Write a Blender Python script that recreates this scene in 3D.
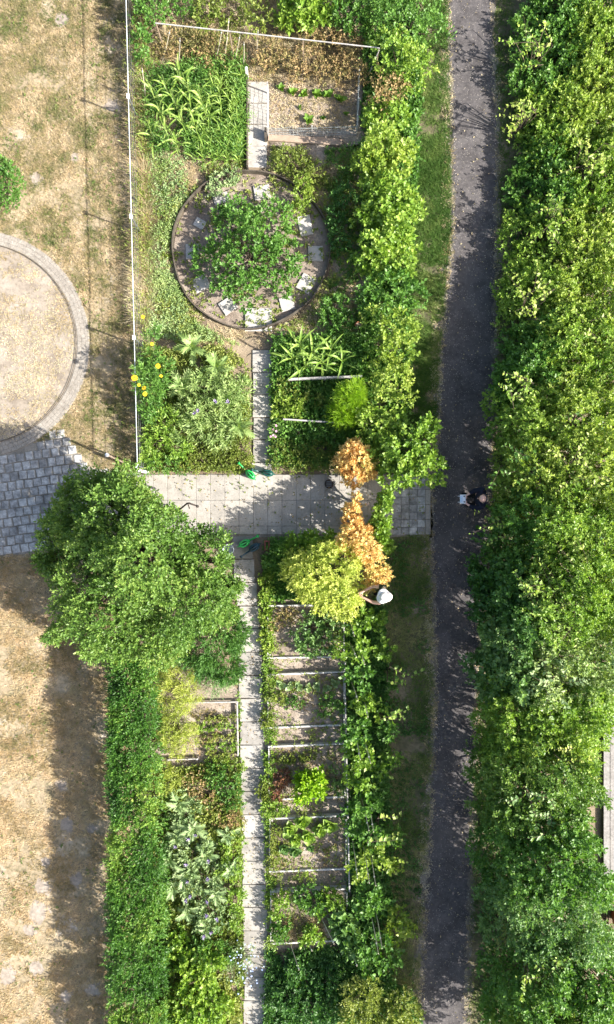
import bpy, bmesh, math, random
import numpy as np
from mathutils import Vector, Matrix

for o in list(bpy.data.objects):
    bpy.data.objects.remove(o)
SC = bpy.context.scene
COL = SC.collection

# ------------------------------------------------------------------ camera
CAM_H, FPX = 17.07, 683.0
cam_d = bpy.data.cameras.new('camera')
cam = bpy.data.objects.new('camera', cam_d)
COL.objects.link(cam)
cam_d.sensor_fit = 'VERTICAL'
cam_d.sensor_height = 24.0
cam_d.lens = FPX / 1024 * 24.0
cam_d.clip_end = 500
cam.location = (0, 0, CAM_H)
cam.rotation_euler = (0, 0, 0)
SC.camera = cam

# ------------------------------------------------------------------ world, sun, exposure
SUN_EL = math.radians(34)
SUN_DIR = Vector((0.937 * math.cos(SUN_EL), -0.35 * math.cos(SUN_EL), math.sin(SUN_EL))).normalized()
w = bpy.data.worlds.new('World')
SC.world = w
w.use_nodes = True
nt = w.node_tree
bg = nt.nodes['Background']
sky = nt.nodes.new('ShaderNodeTexSky')
sky.sky_type = 'NISHITA'
sky.sun_disc = False
sky.sun_elevation = SUN_EL
sky.sun_rotation = math.atan2(SUN_DIR.x, SUN_DIR.y)
nt.links.new(sky.outputs['Color'], bg.inputs['Color'])
sky.dust_density = 3.0
sky.ozone_density = 0.4
bg.inputs['Strength'].default_value = 0.095
sun_d = bpy.data.lights.new('sun', 'SUN')
sun_d.energy = 4.6
sun_d.angle = math.radians(0.5)
sun_d.color = (1.0, 0.955, 0.89)
sun = bpy.data.objects.new('sun', sun_d)
COL.objects.link(sun)
sun.location = (20, -8, 20)
sun.rotation_euler = SUN_DIR.to_track_quat('Z', 'Y').to_euler()
vs = SC.view_settings
vs.view_transform = 'Standard'
vs.look = 'None'
vs.gamma = 1.0
vs.use_curve_mapping = False
vs.exposure = 1.68
SC.render.engine = 'CYCLES'
SC.cycles.max_bounces = 8
SC.cycles.diffuse_bounces = 4
SC.cycles.glossy_bounces = 2
SC.cycles.transmission_bounces = 4

# ------------------------------------------------------------------ helpers
RNG = np.random.default_rng(11)
R = random.Random(5)


def P(px, py, h=0.0):
    """a point of the place at height h, from its position in the photograph"""
    s = (CAM_H - h) / FPX
    return Vector(((px - 307) * s, (512 - py) * s, h))


def M(px):
    return px / 40.0


def tag(o, label=None, cat=None, group=None, kind=None):
    if label:
        o['label'] = label
    if cat:
        o['category'] = cat
    if group:
        o['group'] = group
    if kind:
        o['kind'] = kind
    return o


def empty(name, loc, label=None, cat=None, group=None, rz=0):
    o = bpy.data.objects.new(name, None)
    COL.objects.link(o)
    o.location = loc
    o.rotation_euler = (0, 0, rz)
    o.empty_display_size = 0.1
    return tag(o, label, cat, group)


def link(name, me, mat=None, parent=None, loc=None, rot=None, scale=None):
    o = bpy.data.objects.new(name, me)
    COL.objects.link(o)
    if mat is not None and len(me.materials) == 0:
        me.materials.append(mat)
    if parent is not None:
        o.parent = parent
    if loc is not None:
        o.location = loc
    if rot is not None:
        o.rotation_euler = rot
    if scale is not None:
        o.scale = scale
    return o


class MB:
    """collects simple shapes into one mesh"""

    def __init__(s):
        s.v, s.f = [], []

    def add(s, v, f):
        b = len(s.v)
        s.v += [tuple(q) for q in v]
        s.f += [tuple(b + i for i in q) for q in f]
        return s

    def box(s, c, size, rz=0.0, bev=0.0):
        x, y, z = size[0] / 2, size[1] / 2, size[2] / 2
        ca, sa = math.cos(rz), math.sin(rz)

        def T(p):
            return (c[0] + p[0] * ca - p[1] * sa, c[1] + p[0] * sa + p[1] * ca, c[2] + p[2])
        b = bev
        lv = [(-z, 0)] + ([(z - b, 0), (z, b)] if b else [(z, 0)])
        v = []
        for zz, i in lv:
            v += [T(p) for p in ((-x + i, -y + i, zz), (x - i, -y + i, zz), (x - i, y - i, zz), (-x + i, y - i, zz))]
        n = len(lv)
        f = [(3, 2, 1, 0)]
        for k in range(n - 1):
            for i in range(4):
                j = (i + 1) % 4
                f.append((k * 4 + i, k * 4 + j, k * 4 + 4 + j, k * 4 + 4 + i))
        t = (n - 1) * 4
        f.append((t, t + 1, t + 2, t + 3))
        return s.add(v, f)

    def tube(s, pts, rad, sides=6, cap=True):
        pts = [Vector(p) for p in pts]
        if not hasattr(rad, '__len__'):
            rad = [rad] * len(pts)
        v, f = [], []
        ref = Vector((0.31, 0.87, 0.41))
        for i, p in enumerate(pts):
            d = (pts[min(i + 1, len(pts) - 1)] - pts[max(i - 1, 0)])
            if d.length < 1e-9:
                d = Vector((0, 0, 1))
            d.normalize()
            a = d.cross(ref)
            if a.length < 0.05:
                a = d.cross(Vector((1, 0, 0)))
            a.normalize()
            b = d.cross(a)
            for k in range(sides):
                t = 2 * math.pi * k / sides
                v.append(p + (a * math.cos(t) + b * math.sin(t)) * rad[i])
        for i in range(len(pts) - 1):
            for k in range(sides):
                j = (k + 1) % sides
                f.append((i * sides + k, i * sides + j, (i + 1) * sides + j, (i + 1) * sides + k))
        if cap:
            f.append(tuple(range(sides - 1, -1, -1)))
            n = (len(pts) - 1) * sides
            f.append(tuple(n + k for k in range(sides)))
        return s.add(v, f)

    def lathe(s, prof, sides=16, c=(0, 0, 0), sx=1.0, sy=1.0, wob=None):
        v, f = [], []
        for r, z in prof:
            for k in range(sides):
                t = 2 * math.pi * k / sides
                q = wob(t, r) if wob else 0
                v.append((c[0] + r * math.cos(t) * sx, c[1] + r * math.sin(t) * sy, c[2] + z + q))
        for i in range(len(prof) - 1):
            for k in range(sides):
                j = (k + 1) % sides
                f.append((i * sides + k, i * sides + j, (i + 1) * sides + j, (i + 1) * sides + k))
        return s.add(v, f)

    def disc(s, c, r, sides=12, flip=False):
        v = [(c[0] + r * math.cos(2 * math.pi * k / sides), c[1] + r * math.sin(2 * math.pi * k / sides), c[2]) for k in range(sides)]
        return s.add(v, [tuple(range(sides))])

    def mesh(s, name, smooth=False):
        me = bpy.data.meshes.new(name)
        me.from_pydata(s.v, [], s.f)
        if smooth:
            me.polygons.foreach_set('use_smooth', [True] * len(me.polygons))
        me.update()
        return me

    def obj(s, name, mat, parent=None, smooth=False, loc=None, rot=None):
        return link(name, s.mesh(name, smooth), mat, parent, loc, rot)


# ------------------------------------------------------------------ materials
def ramp(nt, fac, cols):
    r = nt.nodes.new('ShaderNodeValToRGB')
    el = r.color_ramp.elements
    while len(el) < len(cols):
        el.new(0.5)
    for e, (p, c) in zip(el, cols):
        e.position = p
        e.color = (*c, 1)
    nt.links.new(fac, r.inputs['Fac'])
    return r.outputs['Color']


def mix(nt, fac, a, b, mode='MIX'):
    m = nt.nodes.new('ShaderNodeMix')
    m.data_type = 'RGBA'
    m.blend_type = mode
    for sock, val in ((m.inputs['Factor'], fac), (m.inputs['A'], a), (m.inputs['B'], b)):
        if isinstance(val, (int, float)):
            sock.default_value = val
        elif isinstance(val, tuple):
            sock.default_value = (*val, 1)
        else:
            nt.links.new(val, sock)
    return m.outputs['Result']


def noise(nt, vec, scale, detail=4, rough=0.6, dist=0.0):
    n = nt.nodes.new('ShaderNodeTexNoise')
    n.inputs['Scale'].default_value = scale
    n.inputs['Detail'].default_value = detail
    n.inputs['Roughness'].default_value = rough
    n.inputs['Distortion'].default_value = dist
    nt.links.new(vec, n.inputs['Vector'])
    return n.outputs['Fac']


def newmat(name):
    m = bpy.data.materials.new(name)
    m.use_nodes = True
    nt = m.node_tree
    b = nt.nodes['Principled BSDF']
    return m, nt, b


def surf(name, cols, scale=2.0, fine=40.0, fine_cols=None, rough=0.9, bump=0.3, bump_scale=60.0, spots=None, obj_var=0.0, coarse_w=0.5):
    """world-space noise surface: broad patches (cols) times a fine grain (fine_cols), optional blotches"""
    m, nt, b = newmat(name)
    geo = nt.nodes.new('ShaderNodeNewGeometry')
    vec = geo.outputs['Position']
    c = ramp(nt, noise(nt, vec, scale, 5, 0.62), cols)
    fc = fine_cols or [(0.25, (0.62, 0.62, 0.62)), (0.55, (1, 1, 1)), (0.75, (1.3, 1.3, 1.3))]
    g = ramp(nt, noise(nt, vec, fine, 4, 0.7), fc)
    c = mix(nt, 1.0, c, g, 'MULTIPLY')
    if spots:
        for (sc, lo, hi, col, amt) in spots:
            f = ramp(nt, noise(nt, vec, sc, 3, 0.55), [(lo, (0, 0, 0)), (hi, (amt, amt, amt))])
            c = mix(nt, f, c, col)
    if obj_var:
        oi = nt.nodes.new('ShaderNodeObjectInfo')
        f = ramp(nt, oi.outputs['Random'], [(0, (1 - obj_var,) * 3), (1, (1 + obj_var,) * 3)])
        c = mix(nt, 1.0, c, f, 'MULTIPLY')
    nt.links.new(c, b.inputs['Base Color'])
    b.inputs['Roughness'].default_value = rough
    b.inputs['Specular IOR Level'].default_value = 0.25
    if bump:
        bp = nt.nodes.new('ShaderNodeBump')
        bp.inputs['Strength'].default_value = bump
        bp.inputs['Distance'].default_value = 0.02
        nt.links.new(noise(nt, vec, bump_scale, 5, 0.7), bp.inputs['Height'])
        nt.links.new(bp.outputs['Normal'], b.inputs['Normal'])
    return m


def leafmat(name, cols, rough=0.45, trans=0.32, spec=0.4, tm=(1.25, 1.3, 0.55)):
    """leaf colour by the per-leaf tint attribute; thin leaves let some light through"""
    m, nt, b = newmat(name)
    at = nt.nodes.new('ShaderNodeAttribute')
    at.attribute_name = 'tint'
    c = ramp(nt, at.outputs['Fac'], cols)
    geo = nt.nodes.new('ShaderNodeNewGeometry')
    g = ramp(nt, noise(nt, geo.outputs['Position'], 3.0, 3), [(0.3, (0.8, 0.85, 0.8)), (0.7, (1.2, 1.12, 1.1))])
    c = mix(nt, 1.0, c, g, 'MULTIPLY')
    nt.links.new(c, b.inputs['Base Color'])
    b.inputs['Roughness'].default_value = rough
    b.inputs['Specular IOR Level'].default_value = spec
    tr = nt.nodes.new('ShaderNodeBsdfTranslucent')
    tc = mix(nt, 1.0, c, tm, 'MULTIPLY')
    nt.links.new(tc, tr.inputs['Color'])
    ms = nt.nodes.new('ShaderNodeMixShader')
    ms.inputs['Fac'].default_value = trans
    nt.links.new(b.outputs['BSDF'], ms.inputs[1])
    nt.links.new(tr.outputs['BSDF'], ms.inputs[2])
    nt.links.new(ms.outputs['Shader'], nt.nodes['Material Output'].inputs['Surface'])
    return m


def plain(name, col, rough=0.6, spec=0.3, metal=0.0, var=0.15, scale=30.0):
    m, nt, b = newmat(name)
    tc = nt.nodes.new('ShaderNodeTexCoord')
    c = ramp(nt, noise(nt, tc.outputs['Object'], scale, 4), [(0.3, tuple(x * (1 - var) for x in col)), (0.7, tuple(x * (1 + var) for x in col))])
    nt.links.new(c, b.inputs['Base Color'])
    b.inputs['Roughness'].default_value = rough
    b.inputs['Specular IOR Level'].default_value = spec
    b.inputs['Metallic'].default_value = metal
    return m


MAT = {}
MAT['ground'] = surf('soil_ground', [(0.3, (0.10, 0.075, 0.05)), (0.5, (0.20, 0.155, 0.105)), (0.7, (0.30, 0.24, 0.165))], 0.9, 30, bump=0.6, bump_scale=25)
MAT['lawn'] = surf('dry_lawn_soil', [(0.3, (0.17, 0.15, 0.085)), (0.45, (0.265, 0.21, 0.135)), (0.62, (0.33, 0.265, 0.175)), (0.75, (0.39, 0.325, 0.235))], 1.6, 11,
                   bump=0.5, bump_scale=30, fine_cols=[(0.3, (0.5, 0.55, 0.45)), (0.5, (1, 1, 1)), (0.7, (1.35, 1.33, 1.3))], spots=[(1.1, 0.60, 0.68, (0.44, 0.38, 0.31), 0.85)])
MAT['sand'] = surf('sandy_surface', [(0.3, (0.185, 0.152, 0.118)), (0.5, (0.265, 0.225, 0.178)), (0.7, (0.32, 0.278, 0.228))], 2.0, 10, bump=0.4, bump_scale=40,
                   fine_cols=[(0.25, (0.6, 0.58, 0.55)), (0.5, (1, 1, 1)), (0.75, (1.15, 1.15, 1.15))])
MAT['asphalt'] = surf('worn_asphalt', [(0.3, (0.058, 0.052, 0.051)), (0.5, (0.086, 0.078, 0.077)), (0.7, (0.120, 0.109, 0.106))], 2.2, 13, spots=[(0.8, 0.54, 0.66, (0.12, 0.109, 0.104), 0.5), (1.7, 0.62, 0.68, (0.05, 0.045, 0.044), 0.6)], bump=0.5, bump_scale=90,
                      fine_cols=[(0.3, (0.65, 0.65, 0.66)), (0.55, (1, 1, 1)), (0.68, (1.25, 1.24, 1.24)), (0.78, (2.4, 2.3, 2.2))])
MAT['verge'] = surf('verge_soil', [(0.3, (0.07, 0.08, 0.035)), (0.5, (0.13, 0.115, 0.065)), (0.66, (0.22, 0.18, 0.115)), (0.8, (0.34, 0.28, 0.20))], 1.4, 12, bump=0.6)
MAT['dust'] = surf('pale_grit', [(0.3, (0.10, 0.09, 0.07)), (0.6, (0.20, 0.175, 0.14)), (0.8, (0.30, 0.27, 0.22))], 2.6, 12, bump=0.6)
MAT['bed_soil'] = surf('bed_soil', [(0.3, (0.17, 0.135, 0.10)), (0.5, (0.275, 0.225, 0.175)), (0.72, (0.37, 0.315, 0.26))], 2.2, 16, bump=0.8, bump_scale=28,
                       fine_cols=[(0.25, (0.45, 0.43, 0.4)), (0.5, (1, 1, 1)), (0.75, (1.25, 1.25, 1.25))])
MAT['slab'] = surf('concrete_slab', [(0.3, (0.25, 0.232, 0.205)), (0.5, (0.315, 0.292, 0.258)), (0.7, (0.365, 0.34, 0.305))], 2.5, 24, obj_var=0.10, bump=0.25, bump_scale=120, rough=0.85,
                   fine_cols=[(0.25, (0.7, 0.7, 0.69)), (0.5, (1, 1, 1)), (0.8, (1.12, 1.12, 1.12))], spots=[(4.0, 0.55, 0.74, (0.21, 0.195, 0.165), 0.45), (1.3, 0.5, 0.7, (0.27, 0.245, 0.205), 0.55)])
MAT['slab_pale'] = surf('pale_concrete_slab', [(0.3, (0.225, 0.21, 0.185)), (0.5, (0.30, 0.282, 0.255)), (0.7, (0.355, 0.335, 0.305))], 3.0, 14, obj_var=0.20, bump=0.25, bump_scale=120, rough=0.85,
                        fine_cols=[(0.25, (0.75, 0.75, 0.73)), (0.5, (1, 1, 1)), (0.8, (1.1, 1.1, 1.1))], spots=[(4.0, 0.56, 0.72, (0.24, 0.22, 0.19), 0.6)])
MAT['slab_bright'] = surf('bright_stepping_slab', [(0.3, (0.31, 0.293, 0.268)), (0.6, (0.40, 0.38, 0.352))], 3.0, 14, bump=0.25, bump_scale=120, fine_cols=[(0.25, (0.8, 0.8, 0.79)), (0.5, (1, 1, 1)), (0.8, (1.1, 1.1, 1.1))])
MAT['cobble'] = surf('grey_paving_stone', [(0.3, (0.18, 0.176, 0.168)), (0.5, (0.33, 0.322, 0.308)), (0.7, (0.50, 0.488, 0.465))], 6.0, 22, obj_var=0.3, bump=0.5, bump_scale=60, rough=0.85)
MAT['cobble_pale'] = surf('pale_edge_stone', [(0.3, (0.205, 0.182, 0.152)), (0.6, (0.285, 0.258, 0.22))], 4.0, 30, obj_var=0.1, bump=0.5, bump_scale=60)
MAT['joint'] = surf('joint_sand', [(0.3, (0.15, 0.135, 0.11)), (0.6, (0.27, 0.245, 0.205))], 3.0, 40, bump=0.5)
MAT['wood'] = surf('weathered_board', [(0.3, (0.30, 0.285, 0.26)), (0.6, (0.44, 0.42, 0.395))], 5.0, 40, rough=0.8, bump=0.3, bump_scale=90)
MAT['wood_pale'] = surf('pale_bed_board', [(0.3, (0.40, 0.385, 0.36)), (0.6, (0.56, 0.54, 0.51))], 5.0, 40, rough=0.8, bump=0.3, bump_scale=90)
MAT['wood_tan'] = surf('bare_wood', [(0.3, (0.25, 0.18, 0.13)), (0.6, (0.36, 0.27, 0.20))], 5.0, 70, rough=0.8, bump=0.3)
MAT['wood_dark'] = surf('dark_board', [(0.3, (0.05, 0.04, 0.03)), (0.6, (0.10, 0.085, 0.065))], 5.0, 70, rough=0.85)
MAT['deck'] = surf('deck_wood', [(0.3, (0.17, 0.16, 0.15)), (0.6, (0.26, 0.245, 0.23))], 4.0, 18, obj_var=0.15, rough=0.8)
MAT['bark'] = surf('bark', [(0.3, (0.06, 0.045, 0.03)), (0.6, (0.13, 0.10, 0.07))], 8.0, 50, bump=0.6)
MAT['stem_green'] = plain('green_stem', (0.12, 0.17, 0.05), 0.6)
MAT['cane'] = plain('bamboo_cane', (0.50, 0.44, 0.33), 0.6)
MAT['white'] = plain('white_paint', (0.72, 0.73, 0.74), 0.45, 0.4, var=0.06)
MAT['steel'] = plain('galvanised_steel', (0.55, 0.58, 0.60), 0.4, 0.5, 0.6, var=0.1)
MAT['wire'] = plain('grey_wire', (0.16, 0.17, 0.17), 0.5, 0.4, 0.5)
MAT['rust'] = plain('dark_rusty_iron', (0.045, 0.035, 0.03), 0.7, 0.4, 0.3)
MAT['net'] = plain('pale_netting', (0.42, 0.44, 0.42), 0.7)
MAT['terracotta'] = plain('terracotta', (0.33, 0.12, 0.06), 0.75)
MAT['brick_red'] = plain('red_brick', (0.22, 0.075, 0.055), 0.85)
MAT['can_green'] = plain('green_plastic', (0.02, 0.36, 0.07), 0.35, 0.5, var=0.05)
MAT['can_dark'] = plain('dark_green_plastic', (0.008, 0.06, 0.05), 0.35, 0.5, var=0.05)
MAT['can_teal'] = plain('dark_blue_plastic', (0.012, 0.05, 0.075), 0.35, 0.5, var=0.05)
MAT['hole'] = plain('dark_inside', (0.012, 0.014, 0.012), 0.6)
MAT['pale_plastic'] = plain('pale_grey_plastic', (0.50, 0.55, 0.57), 0.4, 0.4, var=0.05)
MAT['skin'] = plain('skin', (0.60, 0.36, 0.28), 0.55, 0.35, var=0.06)
MAT['navy'] = plain('navy_cloth', (0.016, 0.018, 0.030), 0.9, 0.1)
MAT['black'] = plain('black_cloth', (0.010, 0.010, 0.011), 0.85, 0.15)
MAT['olive'] = plain('dark_olive_cloth', (0.035, 0.042, 0.028), 0.9, 0.1)
MAT['hat'] = plain('white_hat_cloth', (0.70, 0.66, 0.62), 0.85, 0.15, var=0.05)
MAT['hair'] = plain('grey_hair', (0.42, 0.38, 0.34), 0.7)
MAT['screen'] = plain('pale_screen', (0.45, 0.55, 0.66), 0.3, 0.5)
MAT['blue_pale'] = plain('pale_blue_plastic', (0.32, 0.50, 0.60), 0.4)
MAT['pet_yellow'] = plain('yellow_petal', (0.75, 0.50, 0.02), 0.6, 0.2)
MAT['pet_orange'] = plain('orange_petal', (0.72, 0.26, 0.03), 0.6, 0.2)
MAT['pet_purple'] = plain('pale_purple_petal', (0.50, 0.42, 0.62), 0.7, 0.2)
MAT['pet_blue'] = plain('pale_blue_petal', (0.40, 0.50, 0.72), 0.7, 0.2)
MAT['pet_pink'] = plain('pink_petal', (0.55, 0.30, 0.42), 0.7, 0.2)
MAT['pet_heart'] = plain('flower_heart', (0.30, 0.17, 0.02), 0.8)

LM = {}
LM['green'] = leafmat('leaf_green', [(0, (0.045, 0.115, 0.020)), (0.5, (0.095, 0.215, 0.038)), (1, (0.20, 0.36, 0.075))])
LM['tree'] = leafmat('leaf_tree', [(0, (0.042, 0.105, 0.018)), (0.5, (0.098, 0.195, 0.034)), (0.85, (0.20, 0.315, 0.065)), (1, (0.34, 0.41, 0.12))])
LM['deep'] = leafmat('leaf_deep_green', [(0, (0.030, 0.090, 0.020)), (0.5, (0.065, 0.165, 0.036)), (1, (0.15, 0.29, 0.075))])
LM['fresh'] = leafmat('leaf_fresh_green', [(0, (0.075, 0.165, 0.020)), (0.5, (0.18, 0.31, 0.042)), (1, (0.35, 0.46, 0.09))])
LM['lime'] = leafmat('leaf_lime', [(0, (0.11, 0.20, 0.026)), (0.5, (0.235, 0.345, 0.055)), (1, (0.42, 0.50, 0.12))], trans=0.38)
LM['acid'] = leafmat('leaf_acid_green', [(0, (0.15, 0.27, 0.012)), (0.5, (0.24, 0.42, 0.02)), (1, (0.36, 0.52, 0.04))])
LM['yellow'] = leafmat('leaf_yellow', [(0, (0.26, 0.36, 0.06)), (0.5, (0.44, 0.52, 0.10)), (1, (0.62, 0.65, 0.20))], trans=0.40, tm=(1.2, 1.25, 0.8))
LM['orange'] = leafmat('leaf_orange', [(0, (0.34, 0.17, 0.06)), (0.3, (0.62, 0.37, 0.12)), (0.65, (0.78, 0.56, 0.22)), (0.85, (0.72, 0.62, 0.22)), (1, (0.42, 0.47, 0.12))], trans=0.35, tm=(1.1, 1.05, 0.9))
LM['sage'] = leafmat('leaf_sage', [(0, (0.11, 0.19, 0.045)), (0.5, (0.25, 0.36, 0.115)), (1, (0.46, 0.55, 0.25))], rough=0.55)
LM['amber'] = leafmat('leaf_amber', [(0, (0.42, 0.25, 0.06)), (0.5, (0.54, 0.42, 0.09)), (1, (0.50, 0.50, 0.09))])
LM['blue'] = leafmat('leaf_blue_green', [(0, (0.05, 0.125, 0.038)), (0.5, (0.13, 0.25, 0.072)), (1, (0.31, 0.44, 0.17))], rough=0.45)
LM['silver'] = leafmat('leaf_silver_green', [(0, (0.10, 0.175, 0.06)), (0.5, (0.22, 0.32, 0.13)), (1, (0.40, 0.51, 0.26))], rough=0.6, trans=0.18)
LM['herb'] = leafmat('leaf_herb', [(0, (0.085, 0.13, 0.022)), (0.5, (0.185, 0.245, 0.045)), (1, (0.33, 0.37, 0.10))])
LM['dill'] = leafmat('leaf_dill', [(0, (0.22, 0.29, 0.06)), (0.5, (0.40, 0.47, 0.10)), (1, (0.58, 0.61, 0.20))], trans=0.4)
LM['hedge'] = leafmat('leaf_hedge', [(0, (0.028, 0.085, 0.016)), (0.5, (0.062, 0.165, 0.026)), (0.85, (0.125, 0.26, 0.042)), (1, (0.22, 0.34, 0.06))])
LM['drygrass'] = leafmat('leaf_dry_grass', [(0, (0.085, 0.12, 0.035)), (0.35, (0.215, 0.195, 0.09)), (0.65, (0.36, 0.285, 0.17)), (1, (0.52, 0.43, 0.29))], rough=0.8, trans=0.15, spec=0.1)
LM['drywarm'] = leafmat('leaf_dry_grass_warm', [(0, (0.12, 0.13, 0.045)), (0.3, (0.26, 0.21, 0.105)), (0.65, (0.41, 0.305, 0.17)), (1, (0.55, 0.44, 0.29))], rough=0.8, trans=0.15, spec=0.1)
LM['grass'] = leafmat('leaf_grass', [(0, (0.05, 0.11, 0.02)), (0.5, (0.12, 0.19, 0.045)), (1, (0.30, 0.30, 0.13))], rough=0.7, trans=0.2, spec=0.15)
LM['brown'] = leafmat('leaf_brown', [(0, (0.09, 0.09, 0.035)), (0.35, (0.19, 0.18, 0.06)), (0.7, (0.31, 0.21, 0.10)), (1, (0.44, 0.34, 0.18))], rough=0.75, trans=0.15)
LM['red'] = leafmat('leaf_red', [(0, (0.10, 0.04, 0.03)), (0.6, (0.22, 0.10, 0.06)), (1, (0.30, 0.22, 0.10))])
LM['maize'] = leafmat('leaf_maize', [(0, (0.11, 0.20, 0.025)), (0.5, (0.22, 0.34, 0.06)), (1, (0.38, 0.46, 0.16))], rough=0.45, trans=0.25)
LM['straw'] = leafmat('leaf_straw', [(0, (0.28, 0.22, 0.11)), (0.5, (0.44, 0.36, 0.22)), (1, (0.60, 0.53, 0.38))], rough=0.85, trans=0.1, spec=0.1)


# ------------------------------------------------------------------ leaf machinery
def nrm(a):
    return a / np.maximum(np.linalg.norm(a, axis=1, keepdims=True), 1e-9)


def leaves(name, pos, dr, nm, L, Wd, tint, mat, shape='fold', parent=None):
    """n leaf blades as one mesh: pos base, dr direction, nm face normal"""
    n = len(pos)
    dr = nrm(dr)
    nm = nrm(nm - dr * np.sum(nm * dr, 1, keepdims=True))
    sd = np.cross(dr, nm)
    L = np.broadcast_to(np.asarray(L, float), (n,))[:, None]
    Wd = np.broadcast_to(np.asarray(Wd, float), (n,))[:, None]
    if shape == 'tri':
        V = np.stack([pos - sd * Wd / 2, pos + sd * Wd / 2, pos + dr * L], 1)
        T = np.array([[0, 1, 2]])
    elif shape == 'fold':
        V = np.stack([pos, pos + dr * L * .42 + sd * Wd / 2 + nm * Wd * .16, pos + dr * L - nm * L * .08,
                      pos + dr * L * .42 - sd * Wd / 2 + nm * Wd * .16], 1)
        T = np.array([[0, 1, 2], [0, 2, 3]])
    else:   # broad, rounded and curved
        V = np.stack([pos, pos + dr * L * .28 + sd * Wd * .42 + nm * Wd * .12, pos + dr * L * .68 + sd * Wd * .46 + nm * Wd * .08,
                      pos + dr * L - nm * L * .16,
                      pos + dr * L * .68 - sd * Wd * .46 + nm * Wd * .08, pos + dr * L * .28 - sd * Wd * .42 + nm * Wd * .12,
                      pos + dr * L * .5], 1)
        T = np.array([[6, 0, 1], [6, 1, 2], [6, 2, 3], [6, 3, 4], [6, 4, 5], [6, 5, 0]])
    k = V.shape[1]
    t = len(T)
    me = bpy.data.meshes.new(name)
    me.vertices.add(n * k)
    me.vertices.foreach_set('co', V.reshape(-1).astype(np.float32))
    F = (T[None] + (np.arange(n) * k)[:, None, None]).reshape(-1)
    me.loops.add(len(F))
    me.loops.foreach_set('vertex_index', F.astype(np.int32))
    me.polygons.add(n * t)
    me.polygons.foreach_set('loop_start', np.arange(0, n * t * 3, 3, dtype=np.int32))
    at = me.attributes.new('tint', 'FLOAT', 'FACE')
    at.data.foreach_set('value', np.repeat(np.clip(tint, 0, 1), t).astype(np.float32))
    me.update(calc_edges=True)
    me.materials.append(mat)
    o = bpy.data.objects.new(name, me)
    COL.objects.link(o)
    if parent is not None:
        o.parent = parent
    return o


def ball(rng, n):
    return nrm(rng.normal(size=(n, 3)))


def vnoise(x, y, cell, seed):
    """smooth value noise 0..1"""
    g = np.random.default_rng(seed).random((256, 256))
    u, v = x / cell + 40.3, y / cell + 71.7
    i, j = np.floor(u).astype(int), np.floor(v).astype(int)
    a, b = u - i, v - j
    a, b = a * a * (3 - 2 * a), b * b * (3 - 2 * b)
    G = lambda p, q: g[p % 256, q % 256]
    return (G(i, j) * (1 - a) + G(i + 1, j) * a) * (1 - b) + (G(i, j + 1) * (1 - a) + G(i + 1, j + 1) * a) * b


def sprigs(rng, base, axis, slen, nl, L, Wd, ang=1.0, up=0.7, tint0=None, jit=0.18):
    """leaf arrays for many sprigs: nl leaves along each axis"""
    n = len(base)
    axis = nrm(axis)
    ref = ball(rng, n)
    a = nrm(np.cross(axis, ref))
    b = np.cross(axis, a)
    slen = np.broadcast_to(np.asarray(slen, float), (n,))
    out_p, out_d, out_n, out_t, out_l = [], [], [], [], []
    if tint0 is None:
        tint0 = rng.random(n)
    ph = rng.random(n) * 6.28
    for k in range(nl):
        t = (k + 0.6) / nl
        az = ph + k * 2.4
        rad = a * np.cos(az)[:, None] + b * np.sin(az)[:, None]
        al = ang * (1.15 - 0.75 * t)
        d = axis * math.cos(al) + rad * math.sin(al) + rng.normal(size=(n, 3)) * jit
        p = base + axis * (slen * t)[:, None]
        out_p.append(p)
        out_d.append(d)
        out_n.append(axis * 0.55 + np.array([0, 0, up]) + rng.normal(size=(n, 3)) * 0.55)
        out_t.append(tint0 * 0.55 + 0.2 * t + rng.random(n) * 0.3)
        out_l.append((0.75 + 0.5 * rng.random(n)) * (1.08 - 0.35 * abs(t - 0.45)))
    l = np.concatenate(out_l)
    return (np.concatenate(out_p), np.concatenate(out_d), np.concatenate(out_n), l * L, l * Wd, np.concatenate(out_t))


def blob_world(b):
    px, py, r, zt = b[:4]
    h = zt * 0.75
    s = (CAM_H - h) / FPX
    rm = r * s
    rz = min(max(rm, zt * 0.35), zt * 0.52)
    c = P(px, py, h)
    return np.array([c.x, c.y, zt - rz]), np.array([rm, rm, rz])


def crown_points(rng, bw, dens, gap=0.32, cell=0.28, lk=1.0):
    """points and outward normals over the lumpy outside of a set of ellipsoids"""
    Ps, Ns, Ds = [], [], []
    for bi, (c, r) in enumerate(bw):
        area = 4 * math.pi * ((r[0] * r[1]) ** 1.6 / 3 + 2 * (r[0] * r[2]) ** 1.6 / 3) ** (1 / 1.6) * 0.62
        n = max(8, int(area * dens))
        d = ball(rng, int(n * 1.7))
        d = d[d[:, 2] > -0.25][:n]
        # lumps: a dozen random directions bulge out
        k = ball(rng, 14)
        amp = rng.uniform(0.05, 0.30, 14) * lk
        lump = np.max(np.clip((d @ k.T - 0.72) / 0.28, 0, 1) ** 0.8 * amp, axis=1)
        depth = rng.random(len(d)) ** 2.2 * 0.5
        rr = 0.84 + lump - depth
        p0 = c + d * r
        cn = vnoise(p0[:, 0] + p0[:, 2] * .7, p0[:, 1] - p0[:, 2] * .5, cell, 17 + bi)
        rr = rr + (cn - 0.5) * 0.34 * lk
        p = c + d * r * rr[:, None]
        nn = nrm(d / r)
        keep = (p[:, 2] > 0.04) & ((cn > gap) | (depth > 0.25))
        for bj, (c2, r2) in enumerate(bw):
            if bj != bi:
                q = np.linalg.norm((p - c2) / r2, axis=1)
                keep &= q > 0.62
        Ps.append(p[keep])
        Ns.append(nn[keep])
        Ds.append(depth[keep])
    return np.concatenate(Ps), np.concatenate(Ns), np.concatenate(Ds)


SEED = [100]


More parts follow.
